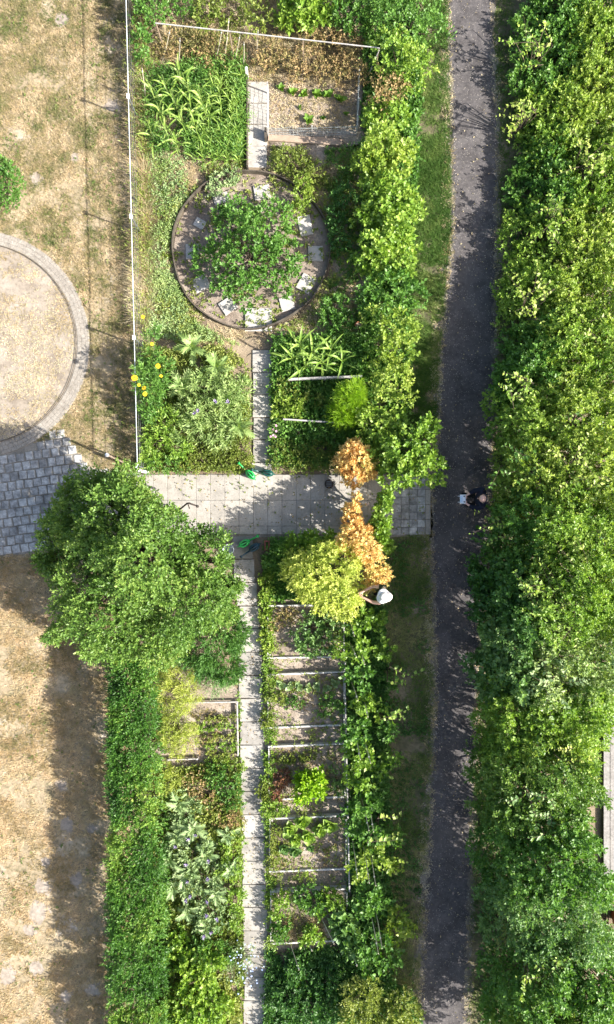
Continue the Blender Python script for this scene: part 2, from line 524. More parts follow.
def bush(name, label, cat, blobs, mat, L=0.09, Wd=0.055, dens=85, nl=9, slen=0.2, group=None, part='crown', stem='trunk',
         up=0.55, spread=0.45, tint=(0.1, 0.9), shape='fold', ang=1.0, stem_r=0.03, stem_mat=None, base=None, gap=0.32, cell=0.28, lk=1.0, jit=0.18):
    """a shrub or tree: root empty > foliage mesh + branching stems. blobs: (px, py, r_px, top height m)"""
    SEED[0] += 1
    rng = np.random.default_rng(SEED[0])
    bw = [blob_world(b) for b in blobs]
    wts = np.array([b[1][0] ** 2 for b in bw])
    cen = sum(b[0] * w_ for b, w_ in zip(bw, wts)) / wts.sum()
    base = Vector((cen[0], cen[1], 0)) if base is None else Vector((base.x, base.y, 0))
    root = empty(name, base, label, cat, group)
    p, nn, dep = crown_points(rng, bw, dens, gap, cell, lk)
    ax = nn * 0.75 + np.array([0, 0, up]) + rng.normal(size=p.shape) * spread
    cl = vnoise(p[:, 0] + p[:, 2], p[:, 1] + p[:, 2] * 0.6, 0.33, SEED[0])
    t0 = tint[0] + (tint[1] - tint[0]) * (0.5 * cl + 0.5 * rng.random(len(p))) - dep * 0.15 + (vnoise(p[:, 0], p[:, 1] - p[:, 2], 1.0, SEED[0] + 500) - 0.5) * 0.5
    sl = slen * (0.6 + 0.8 * rng.random(len(p)))
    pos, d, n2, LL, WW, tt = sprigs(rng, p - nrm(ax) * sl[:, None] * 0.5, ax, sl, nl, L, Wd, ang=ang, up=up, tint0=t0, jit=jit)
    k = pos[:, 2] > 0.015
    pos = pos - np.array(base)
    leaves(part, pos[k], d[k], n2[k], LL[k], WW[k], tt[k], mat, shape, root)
    mb = MB()
    for c, r in bw:
        e = Vector(c) - base
        a = Vector((rng.normal() * 0.04, rng.normal() * 0.04, 0))
        hz = max(e.z, 0.1)
        mid = Vector((e.x * 0.3, e.y * 0.3, hz * 0.5))
        sr = stem_r * (0.6 + 0.4 * min(1.0, hz))
        mb.tube([a, mid, e], [sr, sr * 0.75, sr * 0.35], 6)
        for q in range(4):
            v = Vector(ball(rng, 1)[0])
            v.z = abs(v.z) * 0.7
            tip = e + Vector((v.x * r[0], v.y * r[1], v.z * r[2])) * 0.8
            st = mid.lerp(e, rng.uniform(0.4, 1))
            mb.tube([st, st.lerp(tip, 0.5) + Vector((0, 0, 0.03)), tip], [sr * 0.4, sr * 0.28, sr * 0.12], 5)
    mb.obj(stem, stem_mat or MAT['bark'], root)
    return root


def in_poly(x, y, poly):
    c = np.zeros(len(x), bool)
    n = len(poly)
    for i in range(n):
        x1, y1 = poly[i]
        x2, y2 = poly[(i + 1) % n]
        if y1 == y2:
            continue
        m = ((y1 > y) != (y2 > y)) & (x < (x2 - x1) * (y - y1) / (y2 - y1) + x1)
        c ^= m
    return c


def wpoly(pts):
    return [(P(a, b).x, P(a, b).y) for a, b in pts]


def scatter(rng, pts, n, holes=(), patch=None):
    """n random spots in a polygon; patch=(cell, seed, threshold, softness) leaves bare places"""
    poly = wpoly(pts)
    xs, ys = [q[0] for q in poly], [q[1] for q in poly]
    x = rng.uniform(min(xs), max(xs), n * 2)
    y = rng.uniform(min(ys), max(ys), n * 2)
    k = in_poly(x, y, poly)
    for h in holes:
        if h[0] == 'c':
            c = P(h[1], h[2])
            k &= np.hypot(x - c.x, y - c.y) > M(h[3])
        else:
            k &= ~in_poly(x, y, wpoly(h))
    if patch:
        v = 0.65 * vnoise(x, y, patch[0], patch[1]) + 0.35 * vnoise(x, y, patch[0] * 0.35, patch[1] + 7)
        k &= v + rng.normal(size=len(x)) * patch[3] > patch[2]
    return x[k][:n], y[k][:n]


def grass(name, label, cat, pts, n, mat, hgt=0.07, wd=0.011, lean=0.9, blades=3, holes=(), patch=None, tintcell=0.8, tb=0.0, seed=1, z=0.005):
    rng = np.random.default_rng(seed)
    x, y = scatter(rng, pts, n, holes, patch)
    t = vnoise(x, y, tintcell, seed + 3) * 0.6 + vnoise(x, y, tintcell * 0.22, seed + 4) * 0.4
    x, y, t = (np.repeat(q, blades) for q in (x, y, t))
    m = len(x)
    pos = np.stack([x + rng.normal(size=m) * 0.018, y + rng.normal(size=m) * 0.018, np.full(m, z)], 1)
    d = rng.normal(size=(m, 3)) * lean
    d[:, 2] = 0.35 + np.abs(d[:, 2]) * 0.4
    nm = np.tile(np.array([0, 0, 1.0]), (m, 1)) + rng.normal(size=(m, 3)) * 0.3
    o = leaves(name, pos, d, nm, hgt * rng.uniform(0.5, 1.3, m), wd * rng.uniform(0.7, 1.3, m),
               (t - 0.5) * 1.3 + 0.5 + tb + rng.normal(size=m) * 0.16, mat, 'tri')
    return tag(o, label, cat, kind='stuff')


def weeds(name, label, cat, pts, n, mat, L=0.07, Wd=0.035, h=0.10, holes=(), patch=None, seed=1, tb=0.0, nl=6, z=0.0):
    rng = np.random.default_rng(seed)
    x, y = scatter(rng, pts, n, holes, patch)
    m = len(x)
    base = np.stack([x, y, np.full(m, z + 0.004)], 1)
    ax = rng.normal(size=(m, 3)) * 0.35 + np.array([0, 0, 1])
    t0 = vnoise(x, y, 0.5, seed + 2) + tb
    hh = h * (0.4 + 1.2 * vnoise(x, y, 0.6, seed + 5)) * rng.uniform(0.5, 1.3, m)
    pos, d, n2, LL, WW, tt = sprigs(rng, base, ax, hh, nl, L, Wd, ang=1.25, up=0.9, tint0=t0)
    o = leaves(name, pos, d, n2, LL, WW, tt, mat, 'fold')
    return tag(o, label, cat, kind='stuff')


def sheet(name, pts, z, mat, jitter=0.0, step=12, seed=0, label=None, kind='structure', cat=None, smooth=True):
    """a flat sheet on the ground with an uneven edge; thickness down to the layer below"""
    rr = random.Random(seed)
    out = []
    n = len(pts)
    for i in range(n):
        a, b = pts[i], pts[(i + 1) % n]
        k = max(1, int(math.hypot(b[0] - a[0], b[1] - a[1]) / step))
        for q in range(k):
            t = q / k
            out.append((a[0] + (b[0] - a[0]) * t + rr.uniform(-1, 1) * jitter, a[1] + (b[1] - a[1]) * t + rr.uniform(-1, 1) * jitter))
    v = [P(x, y) + Vector((0, 0, z)) for x, y in out]
    me = bpy.data.meshes.new(name)
    me.from_pydata(v, [], [tuple(range(len(v)))])
    me.update()
    if len(me.polygons) and me.polygons[0].normal.z < 0:
        me.flip_normals()
    o = link(name, me, mat)
    return tag(o, label, cat, kind=kind)


def slab_mesh(name, sx, sy, h, bev=0.008, mat=None):
    me = MB().box((0, 0, 0), (sx, sy, h), 0, bev).mesh(name)
    me.materials.append(mat or MAT['slab'])
    return me


# ================================================================== THE SETTING
g = MB().add([(-150, -150, -0.004), (150, -150, -0.004), (150, 150, -0.004), (-150, 150, -0.004)], [(0, 1, 2, 3)]).obj('ground', MAT['ground'])
tag(g, kind='structure')
lawn_pts = [(-260, -200), (133, -200), (137, 60), (139, 250), (141, 474), (141, 560), (132, 620), (128, 720), (128, 1200), (-260, 1200)]
sheet('lawn', lawn_pts, 0.0, MAT['lawn'], 0, 60, 1)
SAND_C, SAND_R = (-24, 344), 100
circ = [(SAND_C[0] + SAND_R * math.cos(t * math.pi / 32), SAND_C[1] + SAND_R * math.sin(t * math.pi / 32)) for t in range(64)]
sheet('sand_circle', circ, 0.008, MAT['sand'], 0.0, 12, 2)
pl, pr = [(450, -60), (451, 60), (453, 150), (454, 235), (448, 290), (441, 370), (439, 430), (432, 530), (435, 600), (437, 700), (431, 830), (425, 930), (418, 1090)], \
         [(491, -60), (492, 60), (496, 160), (494, 260), (492, 360), (490, 440), (488, 500), (479, 600), (474, 720), (470, 830), (467, 930), (463, 1090)]
sheet('verge', [(q[0] - 95, q[1]) for q in pl] + [(q[0] + 45, q[1]) for q in reversed(pr)], 0.002, MAT['verge'], 5, 14, 3)
sheet('grit_strip', [(q[0] - 7, q[1]) for q in pl] + [(q[0] + 5, q[1]) for q in reversed(pr)], 0.006, MAT['dust'], 4.5, 6, 4)
sheet('footpath', pl + list(reversed(pr)), 0.012, MAT['asphalt'], 2.6, 5, 5)

# cross path of slabs between lawn and footpath
path = empty('paved_path', P(280, 500))
tag(path, kind='structure')
sheet('paved_path_bedding', [(96, 470), (141, 474), (432, 474), (432, 536), (230, 538), (141, 540)], 0.006, MAT['joint'], 1.5, 10, 6).parent = None
col_w = 14.3
row_e = [(474.5, 500.2), (500.2, 526), (526, 534.5)]
sm = {}
for i in range(-3, 18):
    for j, (y0, y1) in enumerate(row_e):
        x0 = 139 + i * col_w
        x1 = x0 + col_w
        if j == 0 and i < 0 or (i < 0 and j == 2):
            continue
        key = ('s', j)
        if key not in sm:
            sm[key] = slab_mesh('slab', M(col_w) - 0.006, M(y1 - y0) - 0.006, 0.05, 0.005)
        c = P((x0 + x1) / 2, (y0 + y1) / 2)
        link('slab', sm[key], None, path, loc=Vector((c.x, c.y, R.uniform(-0.003, 0.003))) - path.location, rot=(R.uniform(-.006, .006), R.uniform(-.006, .006), R.uniform(-.008, .008)))
small = slab_mesh('paver', M(8.1) - 0.008, M(7.6) - 0.008, 0.05, mat=MAT['cobble'])
for i in range(4):
    for j in range(8):
        c = P(396.8 + 8.1 * (i + 0.5) - 4, 474 + 7.6 * (j + 0.5))
        link('paver', small, None, path, loc=Vector((c.x, c.y, R.uniform(-.003, .002))) - path.location, rot=(0, 0, R.uniform(-.02, .02)))
kb = slab_mesh('kerb', M(5.6) - 0.01, M(15) - 0.01, 0.09)
for j in range(4):
    c = P(427.6, 482 + 15 * j)
    link('kerb', kb, None, path, loc=Vector((c.x, c.y, 0.005)) - path.location, rot=(0, 0, R.uniform(-.02, .02)))

# slab garden paths
def slab_path(name, xs, ys, wd, dy, y_end, skew=0.0, gaps=()):
    root = empty(name, P(xs, ys))
    tag(root, kind='structure')
    me = slab_mesh('slab', M(wd) - 0.014, M(dy) - 0.014, 0.05, mat=MAT['slab_pale'])
    me2 = slab_mesh('slab', M(wd) - 0.02, M(dy) - 0.03, 0.05, mat=MAT['slab_pale'])
    y, k = ys, 0
    while y < y_end:
        if k not in gaps:
            c = P(xs + skew * (y - ys) + R.uniform(-.9, .9), y + dy / 2)
            link('slab', R.choice([me, me, me2]), None, root, loc=Vector((c.x, c.y, R.uniform(.004, .012))) - root.location,
                 rot=(R.uniform(-.02, .02), R.uniform(-.02, .02), R.uniform(-.03, .03)))
        y += dy
        k += 1
    return root


slab_path('garden_path', 243, 536, 21, 23.2, 620, 0.08)
slab_path('garden_path', 250.5, 628.6, 24.5, 23.2, 1060, 0.015)
slab_path('garden_path', 258, 82, 20, 21.5, 165, 0.0)
slab_path('garden_path', 262.5, 350, 20.5, 22.5, 465, 0.0)
c = P(262, 360)

# bare patches of worked soil
def soil(pts, seed, j=3):
    return sheet('bare_soil', pts, 0.003, MAT['bed_soil'], j, 8, seed)


soil([(158, 143), (215, 150), (212, 168), (160, 163)], 21)
soil([(268, 84), (360, 80), (362, 142), (345, 185), (300, 150), (268, 148)], 22)
soil([(155, 650), (190, 655), (238, 690), (238, 775), (160, 775)], 23)
soil([(262, 575), (352, 600), (352, 950), (262, 950)], 24, 1)
soil([(275, 325), (300, 320), (365, 380), (345, 440), (275, 440)], 25)
soil([(325, 150), (366, 145), (366, 325), (338, 320), (334, 255), (330, 200)], 27)
soil([(165, 290), (185, 300), (180, 320), (160, 325)], 26)

# round bed
RC, RRX = (251.0, 251.0), 78.0
rb_pts = [(RC[0] + (RRX - 1) * math.cos(t * math.pi / 40), RC[1] + (RRX - 1) * math.sin(t * math.pi / 40)) for t in range(80)]
MAT['bed_dark'] = surf('bark_mulch_soil', [(0.3, (0.14, 0.11, 0.085)), (0.5, (0.235, 0.19, 0.15)), (0.72, (0.33, 0.28, 0.225))], 2.2, 18, bump=0.8, bump_scale=28)
sheet('round_bed', rb_pts, 0.008, MAT['bed_dark'], 0, 20, 30)
rbo = bpy.data.objects['round_bed']
for (x, y, sx, sy, rz) in [(192.5, 252, 13, 15, .03), (201, 284, 16, 14, .45), (228, 306, 15, 14, .6), (258.5, 320, 27, 23, 0), (287, 304, 14, 14, .25), (306, 284, 15, 17, -.5),
                            (315.5, 254, 15, 15, 0), (305, 226, 13, 20, .2), (221, 199, 15, 10, .3), (200, 224, 11, 9, -.5), (262, 193, 16, 14, .15)]:
    me = slab_mesh('stepping_stone', M(sx), M(sy), 0.05, 0.01, MAT['slab_bright'])
    c = P(x, y)
    link('stepping_stone', me, None, rbo, loc=(c.x, c.y, 0.026), rot=(R.uniform(-.02, .02), R.uniform(-.02, .02), rz))
ring = MB()
nr = 64
for k in range(nr):
    pass
a, b = M(RRX + 0.8), M(RRX - 0.3)
v, f = [], []
for k in range(nr):
    t = 2 * math.pi * k / nr
    wob = 1 + 0.012 * math.sin(3 * t + 1) + 0.006 * math.sin(7 * t)
    hh = 0.16 + 0.015 * math.sin(5 * t)
    for (r_, z_) in ((a, 0.0), (a, hh), (b, hh), (b, 0.0)):
        v.append((r_ * wob * math.cos(t), r_ * wob * math.sin(t), z_))
for k in range(nr):
    j = (k + 1) % nr
    for q in range(3):
        f.append((k * 4 + q, j * 4 + q, j * 4 + q + 1, k * 4 + q + 1))
c = P(*RC)
o = MB().add(v, f).obj('bed_edging', MAT['wood_dark'], None, False, loc=(c.x, c.y, 0.0))
tag(o, 'dark round edging strip enclosing the round bed of the stepping stones', 'edging')

# stone paving left and the stone ring round the sand
pav = empty('stone_paving', P(40, 500))
tag(pav, kind='structure')
pav_poly = [(-60, 462), (28, 444), (60, 430), (88, 466), (112, 474), (138, 474), (138, 492), (96, 510), (80, 540), (40, 552), (-60, 566)]
sheet('stone_paving_bedding', pav_poly, 0.004, MAT['joint'], 1, 10, 8)
ringc = [(SAND_C[0] + 114 * math.cos(t * math.pi / 32), SAND_C[1] + 114 * math.sin(t * math.pi / 32)) for t in range(64)]
sheet('stone_ring_bedding', ringc, 0.0055, MAT['sand'], 0, 12, 9)
stone_me = [slab_mesh('paving_stone', M(8.6) * s1 - .022, M(9.0) * s2 - .022, 0.05, 0.012, MAT['cobble']) for s1, s2 in ((1, 1), (.96, .98), (1, .94), (.93, 1))]
wp = wpoly(pav_poly)
cs, sn = math.cos(0.14), math.sin(0.14)
cc = P(*SAND_C)
for i in range(-16, 17):
    for j in range(-12, 12):
        x, y = i * M(8.6) + (M(4.3) if j % 2 else 0) + R.uniform(-.012, .012), j * M(9.0) + R.uniform(-.01, .01)
        q = Vector((x * cs - y * sn, x * sn + y * cs, 0)) + P(40, 500)
        if not in_poly(np.array([q.x]), np.array([q.y]), wp)[0] or (q - cc).length < M(117):
            continue
        if q.x < P(-12, 0).x:
            continue
        link('paving_stone', R.choice(stone_me), None, pav, loc=q + Vector((0, 0, R.uniform(-.006, .004))) - pav.location,
             rot=(R.uniform(-.02, .02), R.uniform(-.02, .02), 0.14 + R.uniform(-.10, .10)))
ringst = MB()
for rr_ in (103.5, 107.5, 111.5):
    n = int(2 * math.pi * rr_ / 5.2)
    for k in range(n):
        t = 2 * math.pi * (k + (0.5 if rr_ == 107.5 else 0)) / n
        x = cc.x + M(rr_) * math.cos(t)
        y = cc.y + M(rr_) * math.sin(t)
        if x < P(-10, 0).x:
            continue
        ringst.box((x, y, R.uniform(0, .006)), (M(3.85), M(5.05), 0.03), t + R.uniform(-.04, .04), 0.005)
tag(ringst.obj('stone_ring', MAT['cobble_pale']), 'pale ring of small setts around the sandy circle', 'paving', kind='stuff')
eb = MB()
for k in range(96):
    t = 2 * math.pi * k / 96
    t2 = 2 * math.pi * (k + 1) / 96
    for s_ in (0,):
        r1, r2 = M(100.2), M(101.0)
        A = [(r1, t), (r2, t), (r2, t2), (r1, t2)]
        eb.add([(cc.x + r * math.cos(q), cc.y + r * math.sin(q), z) for z in (0.0, 0.045) for r, q in A], [(4, 5, 6, 7), (0, 1, 5, 4), (2, 3, 7, 6)])
tag(eb.obj('sand_edging', MAT['wood_dark']), 'thin dark edging band around the sandy circle on the lawn', 'edging')

# wooden deck at the right edge
deck = empty('deck', P(622, 790))
tag(deck, kind='structure')
for i in range(8):
    me = MB().box((0, 0, 0), (M(6.6) - .012, M(192), 0.03), 0, 0.004).mesh('plank')
    me.materials.append(MAT['deck'])
    c = P(606.5 + 6.6 * i, 790 + (6 if i % 2 else 0), 0.10)
    link('plank', me, None, deck, loc=c - deck.location)
jo = MB()
for k in range(6):
    c = P(629, 705 + 34 * k, 0.08) - deck.location
    jo.box((c.x, c.y, 0.042), (M(54), 0.06, 0.08))
jo.obj('joist', MAT['wood_dark'], deck)

# ================================================================== GROUND COVER (nobody could count it)
BARE = [(62, 785, 7), (68, 825, 9), (91, 829, 6), (46, 862, 6), (76, 880, 8), (42, 886, 10), (38, 912, 12), (36, 968, 9), (8, 976, 11), (66, 996, 8), (94, 990, 8), (30, 930, 7), (62, 20, 9), (112, 106, 8), (75, 158, 6), (36, 178, 7)]
MAT['bare'] = surf('pale_bare_earth', [(0.3, (0.23, 0.19, 0.15)), (0.6, (0.345, 0.295, 0.24))], 5.0, 12, bump=0.5)
for i_, (x, y, r) in enumerate(BARE):
    rr = random.Random(i_)
    sheet('bare_patch', [(x + r * rr.uniform(.6, 1.25) * math.cos(t * .45), y + r * rr.uniform(.6, 1.25) * math.sin(t * .45)) for t in range(14)], 0.003, MAT['bare'], 0.8, 3, i_)
BH_ = [('c', x, y, r * .72) for x, y, r in BARE]
SANDH = ('c', SAND_C[0], SAND_C[1], 114)
lawn_vis = [(-30, -30), (131, -30), (134, 60), (137, 250), (139, 472), (100, 470), (62, 436), (0, 450), (-30, 455)]
grass('dry_grass', 'short dry straw-coloured grass of the upper lawn left of the fence', 'grass', lawn_vis, 42000, LM['drygrass'], hgt=0.075, holes=[SANDH] + BH_, patch=(0.7, 5, 0.33, 0.12), tb=0.02, tintcell=0.35, seed=41)
grass('dry_grass', 'short dry tan grass of the lower lawn left of the hedge', 'grass', [(-30, 552), (40, 556), (140, 545), (135, 640), (128, 1050), (-30, 1050)], 42000, LM['drywarm'], hgt=0.075, holes=BH_, patch=(0.5, 9, 0.40, 0.10), tb=0.22, tintcell=0.5, seed=42)
grass('sand_grass', 'thin withered grass on the sandy circle', 'grass', [(-30, 250), (20, 250), (70, 300), (76, 350), (60, 400), (20, 440), (-30, 445)], 4500, LM['straw'], hgt=0.05, seed=43, patch=(0.5, 3, 0.42, 0.1), z=0.01)
vl = [(q[0] - 3, q[1]) for q in pl]
grass('edge_straw', 'bleached dry grass along the left edge of the footpath', 'grass', [(q[0] - 11, q[1]) for q in pl] + [(q[0] + 1.5, q[1]) for q in reversed(pl)], 6500, LM['straw'], hgt=0.09, wd=0.012, seed=80, patch=(0.3, 85, 0.45, 0.1), z=0.01)
grass('edge_straw', 'bleached dry grass along the thicket edge of the footpath', 'grass', [(q[0] - 1.5, q[1]) for q in pr] + [(q[0] + 7, q[1]) for q in reversed(pr)], 3500, LM['straw'], hgt=0.08, wd=0.012, seed=81, patch=(0.3, 86, 0.48, 0.1), z=0.01)
weeds('verge_weeds', 'dark low weeds on the shaded lower verge', 'weeds', [(385, 545), (428, 535), (432, 700), (420, 900), (410, 1020), (390, 1000)], 1500, LM['deep'], L=0.05, Wd=0.025, h=0.05, seed=82, patch=(0.5, 87, 0.5, 0.06))
grass('verge_grass', 'green grass on the verge beside the upper footpath', 'grass', [(395, -30)] + [q for q in vl if q[1] < 500] + [(405, 480), (395, 300), (385, 150)], 24000, LM['grass'], hgt=0.13, patch=(0.35, 15, 0.38, 0.1), seed=44, tb=-0.25)
grass('verge_grass', 'thin shaded grass on the verge beside the lower footpath', 'grass', [(372, 545)] + [q for q in vl if q[1] > 525] + [(385, 1060), (375, 800)], 13000, LM['grass'], hgt=0.10, patch=(0.5, 16, 0.46, 0.12), seed=45, tb=0.22)
grass('verge_grass', 'narrow grass strip between footpath and thicket', 'grass', [(q[0] + 3, q[1]) for q in pr] + [(q[0] + 22, q[1]) for q in reversed(pr)], 9000, LM['grass'], hgt=0.10, patch=(0.5, 17, 0.40, 0.12), seed=46)
RH = ('c', RC[0], RC[1], 80)
upper = [(143, 20), (245, 20), (245, 170), (360, 150), (362, 345), (145, 345)]
grass('straw_grass', 'dry straw and grass between the beds of the upper garden', 'grass', upper, 20000, LM['straw'], hgt=0.15, holes=[RH, [(246, 60), (270, 60), (270, 172), (246, 172)]], patch=(0.5, 25, 0.45, 0.1), seed=47)
grass('straw_grass', 'tall dry straw standing along the foot of the fence', 'grass', [(134, -20), (146, -20), (150, 300), (145, 330), (138, 330)], 5200, LM['straw'], hgt=0.42, wd=0.012, lean=0.55, seed=62, patch=(0.35, 27, 0.40, 0.1))
weeds('fence_weeds', 'tall green weeds growing along the foot of the fence', 'weeds', [(134, -20), (147, -20), (150, 300), (147, 340), (138, 470), (136, 200)], 1500, LM['herb'], L=0.08, Wd=0.02, h=0.4, seed=83, patch=(0.4, 28, 0.42, 0.06))
grass('straw_grass', 'dry straw grass along the top of the garden', 'grass', [(140, -20), (400, -20), (395, 85), (140, 80)], 9000, LM['straw'], hgt=0.16, patch=(0.6, 26, 0.42, 0.1), seed=48)
weeds('garden_weeds', 'pale green low weeds around the round bed', 'weeds', upper, 4200, LM['herb'], L=0.07, Wd=0.03, h=0.13, holes=[RH, [(246, 60), (270, 60), (270, 172), (246, 172)], [(158, 140), (215, 146), (212, 168), (160, 163)]], patch=(0.55, 31, 0.50, 0.06), seed=49)
weeds('garden_weeds', 'blue-green low weeds between fence and round bed', 'weeds', [(143, 140), (235, 168), (185, 200), (172, 250), (190, 320), (240, 345), (145, 335)], 1500, LM['silver'], L=0.055, Wd=0.028, h=0.12, patch=(0.45, 33, 0.52, 0.06), seed=50, holes=[('c', RC[0], RC[1], 82)])
weeds('garden_weeds', 'lush green undergrowth between the corn plants', 'weeds', [(147, 75), (245, 62), (245, 158), (147, 150)], 4200, LM['green'], L=0.10, Wd=0.022, h=0.3, seed=74, patch=(0.5, 75, 0.36, 0.06))
weeds('garden_weeds', 'fine pale green weeds left of the round bed', 'weeds', [(147, 150), (235, 166), (185, 200), (172, 250), (190, 320), (240, 345), (147, 338)], 5200, LM['sage'], L=0.05, Wd=0.02, h=0.14, seed=75, patch=(0.4, 76, 0.42, 0.06), holes=[('c', RC[0], RC[1], 81), [(160, 142), (215, 148), (212, 166), (162, 160)]])
weeds('garden_weeds', 'tangled weeds above the round bed right of the slab path', 'weeds', [(272, 146), (350, 152), (352, 200), (320, 190), (300, 178), (272, 170)], 900, LM['herb'], L=0.05, Wd=0.022, h=0.14, seed=76, patch=(0.35, 77, 0.52, 0.06), holes=[RH])
weeds('garden_weeds', 'self-sown weeds in the raised beds', 'weeds', [(269, 608), (345, 608), (348, 940), (272, 940)], 1300, LM['herb'], L=0.05, Wd=0.026, h=0.12, seed=77, patch=(0.35, 78, 0.46, 0.05), z=0.09)
weeds('garden_weeds', 'weeds spilling over the path edge of the raised beds', 'weeds', [(263, 570), (273, 570), (277, 945), (266, 945)], 1000, LM['fresh'], L=0.06, Wd=0.03, h=0.22, seed=78, patch=(0.35, 79, 0.40, 0.05))
weeds('garden_weeds', 'small weeds growing between the stepping stones', 'weeds', rb_pts[::4], 1000, LM['herb'], L=0.055, Wd=0.03, h=0.09, patch=(0.35, 35, 0.50, 0.06), seed=51, z=0.01)
weeds('garden_weeds', 'shaded weeds between round bed and shrub row', 'weeds', [(325, 150), (365, 140), (372, 330), (320, 330), (332, 260)], 1200, LM['green'], L=0.06, Wd=0.03, h=0.12, patch=(0.4, 36, 0.54, 0.06), seed=52, holes=[RH])
weeds('garden_weeds', 'low weeds under the flower plot below the round bed', 'weeds', [(145, 345), (185, 352), (215, 345), (250, 362), (248, 470), (143, 470)], 4200, LM['herb'], L=0.075, Wd=0.03, h=0.2, seed=53, patch=(0.5, 37, 0.4, 0.08))
weeds('garden_weeds', 'low green weeds in the plot right of the upper path', 'weeds', [(273, 338), (362, 335), (362, 465), (273, 465)], 5200, LM['green'], L=0.085, Wd=0.05, h=0.24, seed=54, patch=(0.5, 38, 0.34, 0.06))
weeds('garden_weeds', 'weeds around the vegetable rows left of the lower path', 'weeds', [(155, 770), (240, 760), (244, 1050), (150, 1050)], 5000, LM['herb'], L=0.085, Wd=0.045, h=0.22, seed=55, patch=(0.5, 39, 0.33, 0.06))
weeds('garden_weeds', 'dark shaded weeds below the last raised bed', 'weeds', [(266, 950), (345, 945), (420, 1000), (418, 1060), (266, 1060)], 5200, LM['deep'], L=0.085, Wd=0.045, h=0.25, seed=56, patch=(0.5, 40, 0.30, 0.06))
weeds('garden_weeds', 'green undergrowth below the climbing bean row', 'weeds', [(346, 600), (385, 600), (392, 1000), (346, 1000)], 4000, LM['deep'], L=0.085, Wd=0.05, h=0.22, seed=57, patch=(0.5, 41, 0.34, 0.06))
weeds('garden_weeds', 'weeds between the paved path and the first raised bed', 'weeds', [(262, 540), (345, 540), (345, 600), (266, 600)], 1800, LM['green'], L=0.08, Wd=0.045, h=0.2, seed=58, patch=(0.5, 42, 0.36, 0.06))
weeds('garden_weeds', 'dark undergrowth below the upper shrub row', 'weeds', [(365, 0), (425, 0), (415, 200), (405, 470), (360, 470), (362, 150)], 5600, LM['green'], L=0.085, Wd=0.05, h=0.2, seed=59, patch=(0.5, 43, 0.36, 0.06))
weeds('path_weeds', 'small weeds in the edges of the garden path', 'weeds', [(236, 560), (241, 560), (243, 1040), (237, 1040)], 420, LM['fresh'], L=0.05, Wd=0.025, h=0.08, seed=60)
weeds('path_weeds', 'small weeds growing in the joints of the paved path', 'weeds', [(141, 474), (425, 474), (425, 535), (230, 535), (215, 520)], 130, LM['herb'], L=0.035, Wd=0.018, h=0.03, seed=63, patch=(0.5, 70, 0.5, 0.08), z=0.025)
weeds('path_litter', 'fallen dry leaves on the paved path', 'litter', [(141, 474), (425, 474), (425, 535), (230, 535), (215, 520)], 260, LM['brown'], L=0.045, Wd=0.028, h=0.008, seed=64, nl=1, z=0.026)
weeds('path_litter', 'fallen leaves and crumbs on the narrow lower garden path', 'litter', [(236, 560), (266, 560), (270, 1030), (240, 1030)], 420, LM['brown'], L=0.04, Wd=0.024, h=0.008, seed=65, nl=1, z=0.03)
weeds('path_litter', 'fallen leaves lying on the footpath', 'litter', pl + list(reversed(pr)), 420, LM['straw'], L=0.045, Wd=0.025, h=0.008, seed=66, nl=1, z=0.014)
weeds('lawn_weeds', 'flat green weeds in the dry upper lawn', 'weeds', lawn_vis, 1100, LM['grass'], L=0.045, Wd=0.02, h=0.03, seed=67, patch=(0.6, 72, 0.55, 0.06), holes=[SANDH])
weeds('lawn_weeds', 'flat green weeds in the dry lower lawn', 'weeds', [(-30, 552), (40, 556), (125, 620), (125, 1050), (-30, 1050)], 350, LM['grass'], L=0.045, Wd=0.02, h=0.03, seed=68, patch=(0.6, 73, 0.6, 0.06))
# loose grit and fallen bits
rng = np.random.default_rng(77)
def grit(name, label, pts, n, size, mat, seed, patch=None, z=0.006):
    rng = np.random.default_rng(seed)
    x, y = scatter(rng, pts, n, (), patch)
    mb_v, mb_f = [], []
    m = len(x)
    s = size * rng.uniform(0.5, 1.4, m)
    base = np.array([[1, 0, .0], [-.5, .87, .0], [-.5, -.87, .0], [0.1, 0, .8]])
    az = rng.random(m) * 6.28
    V = np.zeros((m, 4, 3))
    for q in range(4):
        V[:, q, 0] = x + s * (base[q, 0] * np.cos(az) - base[q, 1] * np.sin(az))
        V[:, q, 1] = y + s * (base[q, 0] * np.sin(az) + base[q, 1] * np.cos(az))
        V[:, q, 2] = z + s * base[q, 2]
    F = (np.array([[0, 1, 3], [1, 2, 3], [2, 0, 3]])[None] + (np.arange(m) * 4)[:, None, None]).reshape(-1, 3)
    me = bpy.data.meshes.new(name)
    me.from_pydata(V.reshape(-1, 3).tolist(), [], F.tolist())
    me.update()
    return tag(link(name, me, mat), label, 'grit', kind='stuff')


MAT['chip'] = plain('pale_stone_chip', (0.42, 0.38, 0.33), 0.8)
grit('loose_grit', 'pale loose grit along both edges of the footpath', [(q[0] - 9, q[1]) for q in pl] + [(q[0] + 4, q[1]) for q in reversed(pl)], 2600, 0.018, MAT['chip'], 5, z=0.008)
grit('loose_grit', 'scattered pale chips on the dark footpath', pl + list(reversed(pr)), 5500, 0.010, MAT['chip'], 6, z=0.011)
grit('loose_grit', 'pale chips along the thicket side of the footpath', [(q[0] - 3, q[1]) for q in pr] + [(q[0] + 8, q[1]) for q in reversed(pr)], 1400, 0.016, MAT['chip'], 7, z=0.008)

# ================================================================== THICKET ON THE RIGHT
def interp(y, tab):
    return float(np.interp(y, [t[0] for t in tab], [t[1] for t in tab]))


